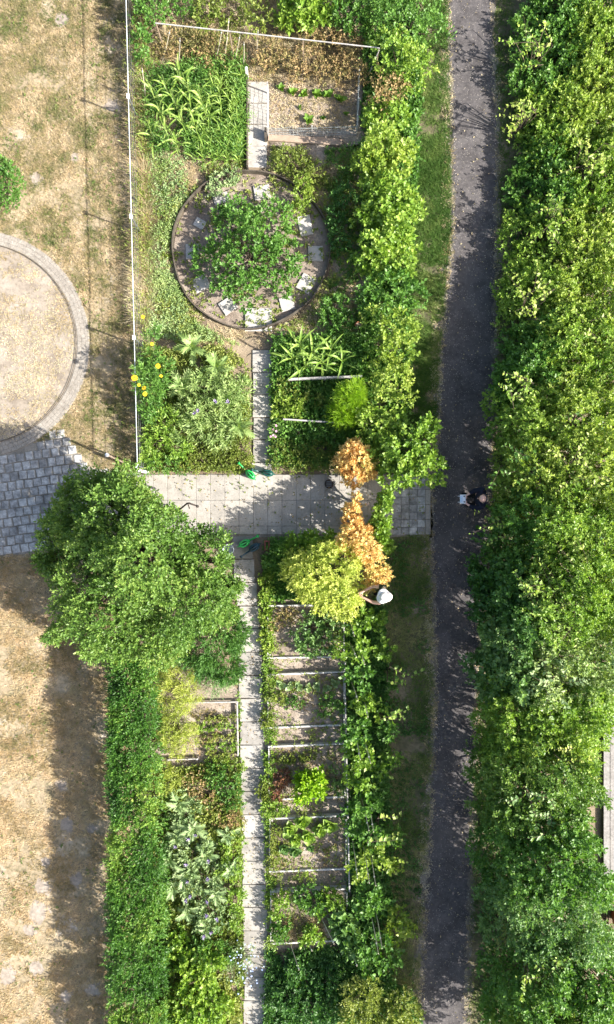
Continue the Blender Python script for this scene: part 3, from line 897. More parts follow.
XL = [(-40, 530), (0, 528), (100, 521), (200, 511), (300, 503), (400, 496), (470, 492), (500, 497), (525, 488), (600, 476), (750, 474), (900, 480), (1060, 486)]
HT = [(-40, 1.0), (180, 1.05), (300, 1.5), (400, 2.1), (480, 2.7), (560, 3.0), (700, 2.9), (1060, 2.8)]
XR = [(-40, 650), (640, 650), (690, 630), (720, 600), (880, 599), (930, 608), (1000, 650), (1060, 650)]
TH = [
    (5, 'green', 'mid green thicket bush in the top right corner beside the footpath', 0.10),
    (62, 'green', 'glossy green thicket bush second from the top beside the footpath', 0.09),
    (122, 'fresh', 'bright yellow-green thicket bush level with the netted bed', 0.085),
    (182, 'green', 'mid green leafy thicket bush opposite the top of the round bed', 0.10),
    (245, 'fresh', 'light green thicket bush opposite the round bed shrub', 0.085),
    (305, 'fresh', 'light green thicket bush with pale yellow shoots opposite the round bed', 0.075),
    (365, 'green', 'dark glossy thicket bush above the standing person in navy', 0.10),
    (425, 'fresh', 'yellow-green thicket bush just above the person in navy', 0.085),
    (485, 'lime', 'broad lime green thicket shrub right behind the person in navy', 0.085),
    (545, 'green', 'tall green thicket shrub with long shoots below the person in navy', 0.10),
    (605, 'deep', 'tall dark green thicket shrub beside the shaded lower footpath', 0.12),
    (668, 'blue', 'tall blue-green thicket shrub above the end of the deck', 0.12),
    (730, 'fresh', 'tall thicket shrub with yellowing tips at the upper end of the deck', 0.09),
    (792, 'tree', 'broad mid green thicket shrub beside the middle of the deck', 0.085),
    (855, 'green', 'green thicket shrub beside the lower end of the deck', 0.09),
    (920, 'blue', 'grey-green thicket shrub beside the terracotta pot', 0.08),
    (985, 'green', 'thicket shrub in the bottom right corner beside the footpath', 0.085),
    (1040, 'fresh', 'lowest thicket shrub cut by the bottom edge of the photo', 0.085),
]
RIGHT = [('fresh', 'light green bush in the very top right corner at the right edge'), ('lime', 'lime green bush at the right edge second from the top'),
         ('lime', 'yellow-green bush at the right edge level with the netted bed'), ('fresh', 'fine-leaved light green bush at the right edge level with the top of the round bed'),
         ('lime', 'pale lime bush at the right edge level with the round bed shrub'), ('lime', 'pale yellow-green bush at the right edge level with the bottom of the round bed'),
         ('fresh', 'bright green bush at the right edge level with the corn below the round bed'), ('lime', 'lime bush at the right edge level with the fennel'),
         ('lime', 'broad yellow-green bush at the right edge level with the person in navy'), ('fresh', 'light green bush at the right edge just below the person in navy'),
         ('fresh', 'light green feathery bush at the right edge level with the white hat'), ('sage', 'grey-green bush at the right edge above the pale blue tub')]
weeds('thicket_undergrowth', 'dark undergrowth on the ground below the thicket', 'weeds', [(530, -30), (640, -30), (640, 690), (590, 700), (580, 900), (600, 1060), (482, 1060), (484, 600), (498, 450), (508, 300), (520, 120)], 7000, LM['deep'], L=0.09, Wd=0.05, h=0.3, seed=61)
for i, (y, mt, lb, L) in enumerate(TH):
    rr = random.Random(900 + i)
    bl, bl2 = [], []
    for dy in (-24, -4, 17):
        yb = y + dy + rr.uniform(-4, 4)
        xl, h, xr = interp(yb, XL), interp(yb, HT), interp(yb, XR)
        if h < 1.9:
            xs = [(xl + 16, 0.55, 22), (xl + 42, 0.80, 27), (xl + 72, 0.95, 30), (xl + 104, 1.0, 32), (xl + 136, 1.0, 32)]
        else:
            xs = [(xl + 17, 0.60 if y < 520 else 0.52, 22), (xl + 44, 0.88, 27), (xl + 74, 1.0, 31), (xl + 104, 1.02, 32), (xl + 136, 1.0, 34)]
        for q, (x, k, r) in enumerate(xs):
            if x + r * 0.8 > xr:
                if x - r * 0.2 > xr:
                    continue
                r = r * 0.8
                x = min(x, xr - r * 0.9)
            (bl if q < 2 else bl2).append((x + rr.uniform(-6, 6), yb + rr.uniform(-4, 4), r * rr.uniform(0.85, 1.1), h * k * rr.uniform(0.93, 1.07)))
    TG = 'shrubs of the thicket along the footpath'
    kw = dict(nl=9, slen=0.2, group=TG, spread=0.7, stem_r=0.035, cell=0.34, lk=1.3, gap=0.43)
    if y < 700:
        bush('thicket_shrub', lb, 'shrub', bl, LM[mt], L=L * 0.82, Wd=L * 0.5, dens=112, tint=(0.1, 1.1), **kw)
        bush('thicket_shrub', RIGHT[i][1], 'shrub', bl2, LM[RIGHT[i][0]], L=0.066, Wd=0.04, dens=112, tint=(0.1, 1.1), **kw)
    else:
        bush('thicket_shrub', lb, 'shrub', bl + bl2, LM[mt], L=L * 0.82, Wd=L * 0.5, dens=112, tint=(0.1, 1.1), **kw)
# long arching shoots that stand out of the thicket
def shoots(name, label, px, py, h, n, length, mat, L, Wd, nl, group=None, dirs=(2.6, 4.2), seed=1, elev=(0.1, 0.6), cat='shrub'):
    rng = np.random.default_rng(seed)
    c = P(px, py, h)
    root = empty(name, (c.x, c.y, 0), label, cat, group)
    Pp, Dd, Nn, LL, WW, TT = [], [], [], [], [], []
    mb = MB()
    for k in range(n):
        az, el = rng.uniform(*dirs), rng.uniform(*elev)
        d = np.array([math.cos(az) * math.cos(el), math.sin(az) * math.cos(el), math.sin(el)])
        ln = length * rng.uniform(0.7, 1.2)
        st = np.array([rng.normal() * 0.22, rng.normal() * 0.22, h - 0.25 + rng.normal() * 0.08])
        pts = [st + d * ln * t + np.array([0, 0, -0.25 * ln * t * t]) for t in np.linspace(0, 1, 6)]
        mb.tube([(0, 0, 0), tuple(st * np.array([.5, .5, .6])), tuple(st)], [0.02, 0.014, 0.008], 5)
        mb.tube([tuple(p_) for p_ in pts], [0.007, .006, .005, .004, .003, .002], 4)
        side = nrm(np.cross(d, [0, 0, 1.0])[None])[0]
        for q in range(nl):
            t = (q + 1 + rng.uniform(-.4, .4)) / nl
            p_ = st + d * ln * t + np.array([0, 0, -0.25 * ln * t * t])
            for s_ in (-1, 1):
                if rng.random() < 0.3:
                    continue
                Pp.append(p_)
                Dd.append(side * s_ + d * rng.uniform(.2, 1.1) + rng.normal(size=3) * 0.3)
                Nn.append(np.array([0, 0, 1.0]) + rng.normal(size=3) * 0.5)
                z = (1.15 - 0.45 * t) * rng.uniform(0.65, 1.35)
                LL.append(L * z)
                WW.append(Wd * z)
                TT.append(rng.uniform(0.35, 1))
    leaves('foliage', np.array(Pp), np.array(Dd), np.array(Nn), np.array(LL), np.array(WW), np.array(TT), mat, 'fold', root)
    mb.obj('stem', MAT['bark'], root)
    return root


GS = 'young shoots standing out of the thicket'
shoots('leafy_shoots', 'long bright green shoots reaching left just below the person in navy', 522, 523, 2.0, 6, 0.85, LM['fresh'], 0.10, 0.06, 8, GS, seed=3)
shoots('leafy_shoots', 'upright yellow-green shoots in the thicket at the right edge', 588, 580, 3.0, 6, 0.8, LM['lime'], 0.10, 0.055, 8, GS, dirs=(1.2, 3.6), seed=4)
shoots('leafy_shoots', 'feathery bright green shoots spreading above the deck', 582, 625, 3.0, 14, 1.1, LM['fresh'], 0.10, 0.035, 12, GS, dirs=(1.8, 4.6), seed=5, elev=(0.0, .4))
shoots('leafy_shoots', 'single pale leafy shoot over the shaded side beside the deck', 517, 852, 1.9, 2, 0.7, LM['fresh'], 0.10, 0.055, 7, GS, dirs=(2.9, 3.7), seed=6)
shoots('leafy_shoots', 'small pale shoots at the thicket edge near the bottom', 520, 942, 1.9, 4, 0.55, LM['herb'], 0.09, 0.05, 6, GS, seed=7)
shoots('leafy_shoots', 'yellowish shoots at the top of the thicket beside the deck end', 578, 768, 2.9, 9, 0.55, LM['yellow'], 0.08, 0.04, 7, GS, dirs=(0, 6.28), seed=8)
shoots('leafy_shoots', 'broad-leaved green shoots in the thicket opposite the paved path', 535, 455, 2.3, 7, 0.7, LM['green'], 0.11, 0.065, 7, GS, seed=9)

for i_, (x, y, h, mt, d_, lb) in enumerate([
        (545, 40, 1.3, 'fresh', (1.5, 5), 'bright leafy shoots near the top of the thicket'), (530, 110, 1.15, 'lime', (2, 4.4), 'pale shoots at the footpath side level with the netted bed'),
        (590, 150, 1.4, 'lime', (0, 6.2), 'pale yellow shoots at the right edge level with the top of the round bed'), (555, 215, 1.4, 'fresh', (0, 6.2), 'green shoots in the thicket level with the round bed'),
        (540, 300, 1.7, 'lime', (0, 6.2), 'lime tipped shoots in the thicket level with the bottom of the round bed'), (595, 335, 1.8, 'lime', (0, 6.2), 'lime shoots at the right edge level with the corn'),
        (530, 395, 2.0, 'fresh', (1.5, 5), 'leafy shoots over the footpath side level with the fennel'), (585, 470, 2.8, 'lime', (0, 6.2), 'lime leafy shoots at the right edge behind the person in navy'),
        (545, 590, 3.0, 'fresh', (1.5, 5), 'green shoots standing up in the thicket level with the yellow shrub'), (560, 690, 3.0, 'silver', (0, 6.2), 'grey-green shoots in the thicket above the deck'),
        (545, 810, 2.8, 'blue', (1.5, 5), 'blue-green shoots over the shaded side level with the cabbage bed'), (575, 900, 2.8, 'silver', (0, 6.2), 'grey-green shoots in the thicket level with the last raised bed'),
        (550, 985, 2.8, 'fresh', (0, 6.2), 'fresh green shoots in the thicket near the bottom edge')]):
    shoots('leafy_shoots', lb, x, y, h, 11, .6, LM[mt], .10, .06, 7, GS, d_, 400 + i_, (.1, .9))
# ================================================================== TREE, CLIPPED HEDGE, LEFT SIDE
bush('broadleaf_tree', 'broad green tree overhanging the paved path and the stone paving', 'tree',
     [(85, 515, 36, 3.0), (118, 512, 38, 3.5), (158, 545, 34, 3.3), (200, 560, 32, 2.8), (78, 585, 30, 2.7), (108, 612, 38, 2.9), (145, 565, 48, 4.1),
      (182, 600, 42, 3.3), (62, 540, 18, 2.4), (70, 610, 16, 2.0), (150, 640, 30, 2.3), (215, 600, 26, 2.3), (108, 550, 36, 3.7), (75, 495, 18, 2.5), (122, 484, 18, 2.8), (98, 490, 16, 2.6), (196, 552, 16, 2.4), (52, 520, 9, 2.4), (48, 560, 10, 2.0), (58, 632, 9, 1.8), (220, 560, 9, 2.2), (236, 585, 10, 2.0), (140, 500, 10, 2.9), (95, 650, 12, 1.9)],
     LM['tree'], L=0.07, Wd=0.04, dens=185, nl=8, slen=0.22, stem_r=0.09, base=P(168, 555), up=0.5, tint=(0.1, 1.0), gap=0.42, cell=0.42, lk=1.5)
bush('conifer_bush', 'dense dark green feathery bush beside the garden path under the tree', 'bush',
     [(212, 640, 32, 1.5), (222, 665, 22, 1.1), (194, 650, 24, 1.3), (228, 632, 20, 1.3)], LM['deep'], L=0.09, Wd=0.022, dens=170, nl=12, slen=0.24, ang=0.6, spread=0.35, tint=(0.2, 1))
hedge = []
for k in range(15):
    y = 655 + k * 28
    for dx in (-14, 12):
        hedge.append((134 + dx + (2 if k > 6 else 0), y, 19, 1.25 + 0.06 * math.sin(k * 1.7)))
hroot = empty('clipped_hedge', P(146, 840), 'long clipped green hedge between the dry lawn and the lower garden', 'hedge')
rng = np.random.default_rng(301)
n = 15500
u = rng.random(n)
yy = 640 + 420 * u
zz = np.full(n, 1.27) + 0.07 * (vnoise(u * 12, u * 0, 0.5, 12) - 0.5) * 2 - rng.random(n) ** 2.5 * 0.3
xe = rng.uniform(-1, 1, n)
hw_ = 0.40 + 0.019 * (yy - 640) / 40
hc_ = P(125.3, 0).x + hw_
xg = hc_ + xe * hw_ + 0.03 * np.sin(yy * 0.05)
side = rng.random(n) < 0.30
sg = np.where(rng.random(n) < 0.6, -1, 1)
xg = np.where(side, hc_ + sg * (hw_ + rng.normal(size=n) * 0.035), xg)
zz = np.where(side, rng.uniform(0.05, 1.25, n), zz)
yg = (512 - yy) / 40.0
clump = 0.6 * vnoise(xg, yg, 0.9, 78) + 0.4 * vnoise(xg, yg, 0.3, 77)
zz += np.where(side, 0, (clump - 0.5) * 0.34 + (vnoise(xg, yg, 0.16, 79) - .5) * .12)
xg += np.where(side, sg * (vnoise(yg, zz, 0.4, 80) - .5) * .16, 0)
ax = np.stack([np.where(side, sg * 0.9, 0), np.zeros(n), np.where(side, 0.35, 1.0)], 1) + rng.normal(size=(n, 3)) * 0.5
hb = np.array([*hroot.location])
pos, d, n2, LL, WW, tt = sprigs(rng, np.stack([xg, yg, zz], 1) - hb, ax, rng.uniform(0.05, 0.20, n), 7, 0.06, 0.026, ang=0.9, up=0.6, tint0=(vnoise(xg, yg, 0.7, 81) - .5) * 1.7 + .3 + rng.random(n) * 0.6)
kh = np.tile(vnoise(xg + zz, yg, 0.22, 90) > 0.24, 7)
leaves('foliage', pos[kh], d[kh], n2[kh], LL[kh], WW[kh], tt[kh], LM['hedge'], 'fold', hroot)
mb = MB()
for k in range(26):
    y = (512 - (648 + 16 * k)) / 40.0
    b0 = Vector((P(146, 0).x, y, 0)) - hroot.location
    mb.tube([b0, b0 + Vector((R.uniform(-.1, .1), .05, .6)), b0 + Vector((R.uniform(-.3, .3), R.uniform(-.1, .1), 1.15))], [0.03, 0.02, 0.008], 5)
mb.obj('stem', MAT['bark'], hroot)
shoots('leafy_shoots', 'pale yellow-green shoots growing out of the clipped hedge top', 134, 792, 1.45, 9, 0.3, LM['lime'], 0.10, 0.06, 4, None, dirs=(0, 6.28), seed=10, elev=(.3, 1.0))
shoots('leafy_shoots', 'single pale shoot on the upper part of the clipped hedge', 141, 757, 1.42, 4, 0.22, LM['lime'], 0.10, 0.06, 4, None, dirs=(0, 6.28), seed=11, elev=(.3, 1.0))
bush('small_shrub', 'small clipped green shrub standing alone on the dry lawn', 'shrub', [(2, 182, 20, 0.8), (-2, 168, 14, 0.7), (4, 196, 12, 0.6)], LM['green'], L=0.05, Wd=0.03, dens=240, nl=8, slen=0.10)

# ================================================================== ROUND BED SHRUB AND NEIGHBOURS
bush('berry_shrub', 'leafy green shrub in the middle of the round bed', 'shrub',
     [(248, 245, 34, 1.0), (225, 262, 26, 0.75), (272, 262, 26, 0.75), (245, 280, 24, 0.65), (230, 222, 22, 0.75), (268, 220, 22, 0.8), (290, 245, 14, 0.6), (210, 258, 16, 0.55), (283, 278, 14, 0.5)],
     LM['green'], L=0.08, Wd=0.05, dens=100, nl=8, slen=0.18, tint=(0.1, 1.05), gap=0.46, lk=1.5, cell=0.3)
bush('herb_clump', 'small grey-green herb clump at the upper left inside the round bed', 'plant', [(222, 180, 12, 0.3), (214, 190, 9, 0.22), (232, 176, 9, 0.25)], LM['silver'], L=0.06, Wd=0.03, dens=170, nl=7, slen=0.1)
bush('herb_clump', 'yellow-green herb clump at the upper right rim of the round bed', 'plant', [(300, 195, 12, 0.45), (304, 180, 10, 0.5), (296, 208, 8, 0.35)], LM['lime'], L=0.06, Wd=0.035, dens=130, nl=7, slen=0.12)
bush('herb_clump', 'olive weed clump right of the slab path above the round bed', 'plant', [(283, 158, 14, 0.35), (300, 165, 14, 0.4), (315, 172, 12, 0.4)], LM['herb'], L=0.06, Wd=0.03, dens=120, nl=7, slen=0.12)
bush('herb_clump', 'dark leafy clump right of the round bed edging', 'plant', [(335, 215, 12, 0.5), (340, 240, 12, 0.5), (345, 195, 12, 0.5)], LM['deep'], L=0.07, Wd=0.04, dens=100, nl=7, slen=0.14)
bush('herb_clump', 'glossy green clump at the lower right rim of the round bed', 'plant', [(335, 305, 14, 0.6), (342, 325, 12, 0.6), (328, 318, 10, 0.5)], LM['green'], L=0.09, Wd=0.04, dens=90, nl=8, slen=0.18)

# ================================================================== UPPER SHRUB ROW
GR = 'shrubs of the row between the upper garden and the footpath'
ROW = [
    ([(405, 15, 24, 1.2), (430, 30, 18, 1.0), (385, 5, 20, 1.1), (425, 0, 20, 1.1)], 'green', 'dark green shrub at the top end of the row beside the footpath', .06),
    ([(395, 50, 20, 1.1), (415, 60, 20, 1.0), (400, 72, 16, .9)], 'fresh', 'fresh green shrub beside the end of the white trellis beam', .07),
    ([(385, 88, 17, .9), (400, 92, 14, .8), (380, 102, 12, .8)], 'brown', 'thin reddish-brown shrub beside the corner of the netted bed', .06),
    ([(385, 120, 18, .9), (378, 112, 12, .7), (395, 112, 10, .6)], 'fresh', 'broad-leaved green shrub right of the netted bed', .09),
    ([(385, 150, 20, 1.2), (372, 160, 14, 1.1), (400, 158, 14, 1.0), (378, 172, 14, 1.0)], 'lime', 'lime green shrub of rounded leaf clusters beside the brown bare ground', .10),
    ([(385, 195, 24, 1.2), (372, 210, 18, 1.1), (405, 212, 18, 1.0), (392, 225, 20, 1.2)], 'fresh', 'light green rounded shrub opposite the top right of the round bed', .10),
    ([(380, 245, 22, 1.2), (402, 250, 18, 1.1), (370, 262, 14, 1.0), (395, 268, 18, 1.0)], 'fresh', 'mid green shrub opposite the middle of the round bed', .10),
    ([(388, 290, 22, 1.1), (408, 298, 15, 1.0), (375, 300, 14, .9)], 'green', 'green shrub opposite the lower right of the round bed', .09),
    ([(396, 330, 18, 1.3), (380, 322, 13, 1.1), (400, 348, 16, 1.2), (385, 352, 14, 1.0)], 'lime', 'yellowing lime shrub right of the tall corn plants', .08),
    ([(392, 378, 18, 1.0), (402, 392, 14, .9), (385, 395, 14, .9)], 'lime', 'pale yellow-green shrub right of the feathery fennel', .075),
    ([(375, 425, 17, 1.1), (392, 418, 14, 1.0), (365, 412, 12, .9)], 'fresh', 'fresh green shrub between the fennel and the orange bush', .085),
    ([(408, 448, 22, 1.6), (425, 440, 15, 1.5), (428, 468, 15, 1.5), (400, 470, 18, 1.4), (388, 452, 15, 1.3), (432, 425, 8, 1.4)], 'fresh', 'large green shrub at the corner of paved path and footpath', .095),
]
for bl, mt, lb, L in ROW:
    bush('row_shrub', lb, 'shrub', bl, LM[mt], L=L, Wd=L * 0.72, dens=92, nl=7, slen=0.2, group=GR, tint=(0.05, 1.1), gap=0.46, lk=1.6, cell=0.3, spread=0.65)
# planting along the top edge
bush('leafy_shrub', 'bright green large-leaved plant at the top above the trellis beam', 'shrub', [(300, 5, 18, .8), (318, 12, 14, .7), (288, 15, 12, .6), (330, 0, 14, .7)], LM['fresh'], L=0.13, Wd=0.07, dens=70, nl=7, slen=0.2)
bush('leafy_shrub', 'dark green bush at the top edge right of the bright large-leaved plant', 'shrub', [(345, 10, 16, .8), (355, 20, 14, .7), (362, 5, 14, .8)], LM['green'], L=0.08, Wd=0.05, dens=90, nl=8, slen=0.18)
bush('leafy_shrub', 'green bush at the top edge left of the trellis beam', 'shrub', [(150, 5, 16, .9), (175, 0, 16, .7), (140, 15, 11, .95), (141, 38, 10, .85), (142, 60, 9, .75), (140, -10, 12, 1.0)], LM['green'], L=0.07, Wd=0.04, dens=90, nl=8, slen=0.16)
bush('leafy_shrub', 'olive bush in the middle of the top edge', 'shrub', [(225, 2, 18, .7), (255, 8, 18, .7), (200, 10, 14, .6)], LM['herb'], L=0.07, Wd=0.04, dens=90, nl=8, slen=0.16)
GB = 'dry brown bushes under the trellis'
for bl, lb in [([(178, 38, 16, .5), (165, 50, 12, .4), (195, 45, 12, .4)], 'dry brown bush below the left end of the trellis beam'),
               ([(215, 48, 16, .45), (232, 60, 12, .4), (205, 62, 12, .4)], 'dry brown bush above the grassy corn bed'),
               ([(272, 48, 14, .5), (262, 62, 12, .5), (285, 60, 12, .45)], 'dry brown bush at the head of the upper slab path'),
               ([(310, 58, 16, .5), (325, 66, 14, .5), (298, 72, 12, .45)], 'rusty brown bush above the left half of the netted bed'),
               ([(345, 64, 16, .5), (358, 70, 12, .5), (340, 76, 10, .45)], 'rusty brown bush in the right corner under the trellis beam'),
               ([(330, 35, 12, .5), (350, 42, 12, .5), (310, 32, 12, .5)], 'rusty brown bush just above the trellis beam')]:
    bush('dry_bush', lb, 'bush', bl, LM['brown'], L=0.065, Wd=0.03, dens=105, nl=7, slen=0.18, group=GB, tint=(-0.1, 1))


# ================================================================== LARGE-LEAVED PLANTS, LEAF BY LEAF
def strap_leaf(name, ln, wd, droop, mat, seg=7, seed=0, rise=0.9):
    """an arching blade along +X with a folded middle"""
    rr = random.Random(seed)
    v, f, x, z, a = [], [], 0.0, 0.0, rise
    tw = rr.uniform(-.25, .25)
    for k in range(seg + 1):
        t = k / seg
        w_ = wd * (0.35 + 1.5 * t) if t < 0.35 else wd * (1 - ((t - 0.35) / 0.65) ** 1.8)
        w_ = max(min(w_, wd), 0.002)
        s_ = tw * t
        yo = rr.uniform(-.006, .006) + 0.12 * ln * tw * t * t
        v += [(x, yo - w_ / 2, z + w_ * .25 + s_ * w_ / 2), (x, yo, z), (x, yo + w_ / 2, z + w_ * .25 - s_ * w_ / 2)]
        x += ln / seg * math.cos(a)
        z += ln / seg * math.sin(a)
        a -= droop / seg * (0.5 + t)
    for k in range(seg):
        for q in (0, 1):
            i = k * 3 + q
            f.append((i, i + 3, i + 4, i + 1))
    return finish_leaf(name, v, f, mat, rr)


def finish_leaf(name, v, f, mat, rr):
    me = bpy.data.meshes.new(name)
    me.from_pydata(v, [], f)
    at = me.attributes.new('tint', 'FLOAT', 'FACE')
    t0 = rr.uniform(0.2, 0.9)
    at.data.foreach_set('value', [min(1, max(0, t0 + rr.uniform(-.08, .08))) for _ in f])
    me.polygons.foreach_set('use_smooth', [True] * len(f))
    me.materials.append(mat)
    me.update()
    return me


def lobed_leaf(name, ln, wd, droop, mat, lobes=6, seed=0, rise=0.8):
    """a long deeply cut leaf (artichoke kind): midrib with pointed side lobes"""
    rr = random.Random(seed)
    v, f = [], []
    x, z, a = 0.0, 0.0, rise
    rib = []
    for k in range(lobes + 2):
        rib.append((x, z))
        x += ln / (lobes + 1) * math.cos(a)
        z += ln / (lobes + 1) * math.sin(a)
        a -= droop / lobes
    for k in range(lobes + 1):
        (x0, z0), (x1, z1) = rib[k], rib[k + 1]
        t = (k + 0.5) / (lobes + 1)
        w_ = wd * math.sin(math.pi * (0.18 + 0.72 * t)) * rr.uniform(.8, 1.1)
        for s_ in (-1, 1):
            b = len(v)
            lift = 0.18 * w_
            v += [(x0, 0, z0), (x1, 0, z1), (x0 + (x1 - x0) * 0.75 + 0.25 * w_, s_ * w_ * 0.28, (z0 + z1) / 2 + lift * .5), (x1 + 0.45 * w_, s_ * w_ * 0.55, z1 + lift + rr.uniform(-.2, .2) * w_),
                  (x0 + 0.12 * w_, s_ * w_ * 0.26, z0 + lift * .5)]
            f += [(b, b + 1, b + 2), (b, b + 2, b + 4), (b + 4, b + 2, b + 3)] if s_ > 0 else [(b, b + 2, b + 1), (b, b + 4, b + 2), (b + 4, b + 3, b + 2)]
    return finish_leaf(name, v, f, mat, rr)


def broad_leaf(name, ln, wd, droop, mat, seed=0, rise=0.7, ruffle=0.1):
    rr = random.Random(seed)
    v, f = [], []
    seg, cr = 6, 4
    x, z, a = 0.0, 0.0, rise
    for k in range(seg + 1):
        t = k / seg
        w_ = wd * max(0.06, math.sin(math.pi * min(1, 0.08 + 0.90 * t ** 0.8)) ** 0.75)
        for q in range(cr + 1):
            s_ = q / cr * 2 - 1
            v.append((x + rr.uniform(-.1, .1) * ruffle * wd, s_ * w_ / 2, z + 0.22 * w_ * s_ * s_ + rr.uniform(-1, 1) * ruffle * wd * abs(s_)))
        x += ln / seg * math.cos(a)
        z += ln / seg * math.sin(a)
        a -= droop / seg
    for k in range(seg):
        for q in range(cr):
            i = k * (cr + 1) + q
            f.append((i, i + cr + 1, i + cr + 2, i + 1))
    return finish_leaf(name, v, f, mat, rr)


def rosette(name, label, cat, px, py, meshes, n, group=None, pitch=(0.0, 0.9), z=0.0, zs=0.0, sc=(0.8, 1.1), seed=0, stem=None, off=0.0, hat=0.0, ctr=None):
    """leaves as single pieces round an axis, outer ones flat and inner ones upright"""
    rr = random.Random(seed + 1000)
    c = ctr if ctr is not None else P(px, py, hat)
    root = empty(name, (c.x, c.y, z), label, cat, group, rz=rr.uniform(0, 6.28))
    for k in range(n):
        t = (k + 0.5) / n
        az = k * 2.399 + rr.uniform(-.25, .25)
        pt = pitch[0] + (pitch[1] - pitch[0]) * t + rr.uniform(-.12, .12)
        s_ = rr.uniform(*sc) * (1.05 - 0.35 * t)
        link('leaf', rr.choice(meshes), None, root, loc=(off * math.cos(az), off * math.sin(az), 0.01 + zs * t), rot=(rr.uniform(-.2, .2), -pt, az), scale=(s_, s_, s_))
    if stem:
        MB().tube([(0, 0, 0), (rr.uniform(-.03, .03), rr.uniform(-.03, .03), stem[0])], [stem[1], stem[1] * .6], 6).obj('stem', stem[2], root)
    return root


maize_leaf = [strap_leaf('leaf', 0.62, 0.062, 2.0, LM['maize'], seed=i, rise=0.75) for i in range(5)] + [strap_leaf('leaf', 0.5, 0.055, 2.6, LM['maize'], seed=9, rise=1.0)]
MZ = 'corn plants of the upper bed'
for i, (x, y) in enumerate([(152, 92), (165, 86), (178, 72), (186, 84), (174, 102), (160, 112), (190, 104), (200, 96), (182, 122), (166, 130), (195, 126), (150, 130), (205, 112), (176, 142)]):
    rosette('maize_plant', 'tall pale green corn plant among its like in the upper left bed', 'corn', x, y, maize_leaf, 9, MZ, pitch=(-0.2, 0.6), zs=0.75, sc=(.75, 1.1), seed=i, stem=(1.0, 0.014, MAT['stem_green']), hat=0.6)
# the tassels of three of them
MC = 'corn plants below the round bed'
maize2 = [strap_leaf('leaf', 0.72, 0.075, 1.9, LM['maize'], seed=20 + i, rise=0.6) for i in range(4)]
for i, (x, y) in enumerate([(299, 345), (292, 358), (312, 352), (322, 362), (331, 350), (342, 362), (305, 366)]):
    rosette('maize_plant', ['upper of the two leftmost', 'leftmost', 'third from left', 'fifth from left', 'sixth from left', 'rightmost', 'fourth from left, lowest'][i] + ' of the broad-leaved corn plants above the grey board', 'corn', x, y, maize2, 8, MC, pitch=(-.1, .6), zs=0.6, seed=30 + i, stem=(0.85, 0.014, MAT['stem_green']), hat=0.5)
# leafy grass-like bed right of the corn
gl = [strap_leaf('leaf', 0.40, 0.032, 2.1, LM['maize'], seed=40 + i, rise=1.0, seg=5) for i in range(4)]
rr = random.Random(8)
k = 0
for y in range(78, 160, 9):
    for x in range(203, 246, 9):
        if x < 212 and y < 96:
            continue
        rosette('leek_plant', 'narrow-leaved green plant in the dense patch beside the upper slab path', 'plant', x + rr.uniform(-3, 3), y + rr.uniform(-3, 3), gl, 11, 'narrow-leaved plants beside the upper slab path',
                pitch=(-.1, .5), zs=0.3, seed=60 + k, stem=(.3, .008, MAT['stem_green']), hat=.25)
        k += 1

# cardoons
card = [lobed_leaf('leaf', 0.58, 0.24, 1.4, LM['silver'], 9, seed=i, rise=0.7) for i in range(4)]
CD = 'silvery artichoke plants'
CARD = [(178, 805, 1.0, 'topmost silvery artichoke plant right of the clipped hedge'), (192, 832, 1.0, 'silvery artichoke plant beside the pale dry board'),
        (176, 838, .9, 'silvery artichoke plant leaning over the clipped hedge'), (205, 858, .9, 'silvery artichoke plant in the middle of the left lower plot'),
        (185, 875, 1.0, 'silvery artichoke plant below the middle of the left lower plot'), (215, 895, .85, 'silvery artichoke plant nearest the dappled garden path'),
        (186, 912, .9, 'lowest silvery artichoke plant above the round-leaved bush'), (205, 930, .8, 'small silvery artichoke plant among the pale purple flowers'),
        (226, 838, .75, 'silvery artichoke plant right of the pale dry board'), (168, 862, .75, 'silvery artichoke plant half under the clipped hedge edge'),
        (230, 872, .7, 'small silvery artichoke plant at the garden path edge'), (172, 890, .8, 'silvery artichoke plant in the gap beside the hedge')]
def flower(parent, loc, r, mat, n=10, seed=0, heart=True, name='flower_head', up=(0, 0, 1)):
    rr = random.Random(seed)
    mb = MB()
    for k in range(n):
        t = 2 * math.pi * k / n + rr.uniform(-.1, .1)
        a_ = Vector((math.cos(t), math.sin(t), 0))
        b_ = Vector((-math.sin(t), math.cos(t), 0))
        w_ = r * 0.30
        mb.add([a_ * r * .15, a_ * r * .6 + b_ * w_ + Vector((0, 0, .1 * r)), a_ * r * 1.05 + Vector((0, 0, rr.uniform(-.1, .15) * r)), a_ * r * .6 - b_ * w_ + Vector((0, 0, .1 * r))], [(0, 1, 2, 3)])
    o = mb.obj(name, mat, parent, loc=loc, rot=(rr.uniform(-.35, .35), rr.uniform(-.35, .35), 0))
    if heart:
        MB().lathe([(r * .32, 0.02 * r), (r * .28, .16 * r), (r * .12, .22 * r), (0.001, .23 * r)], 8).obj('flower_heart', MAT['pet_heart'], o)
    return o


def thistle(parent, loc, r, seed):
    rr = random.Random(seed)
    mb = MB()
    for k in range(22):
        d = Vector((rr.gauss(0, .5), rr.gauss(0, .5), 1)).normalized()
        s_ = d.cross(Vector((rr.random(), rr.random(), .2))).normalized() * r * .13
        mb.add([s_, -s_, d * r * rr.uniform(.8, 1.2)], [(0, 1, 2)])
    o = mb.obj('flower_head', MAT['pet_purple'], parent, loc=loc)
    MB().lathe([(0.001, -r * .7), (r * .45, -r * .5), (r * .55, -.1 * r), (r * .4, .1 * r)], 8).obj('bud', MAT['stem_green'], o)
    return o


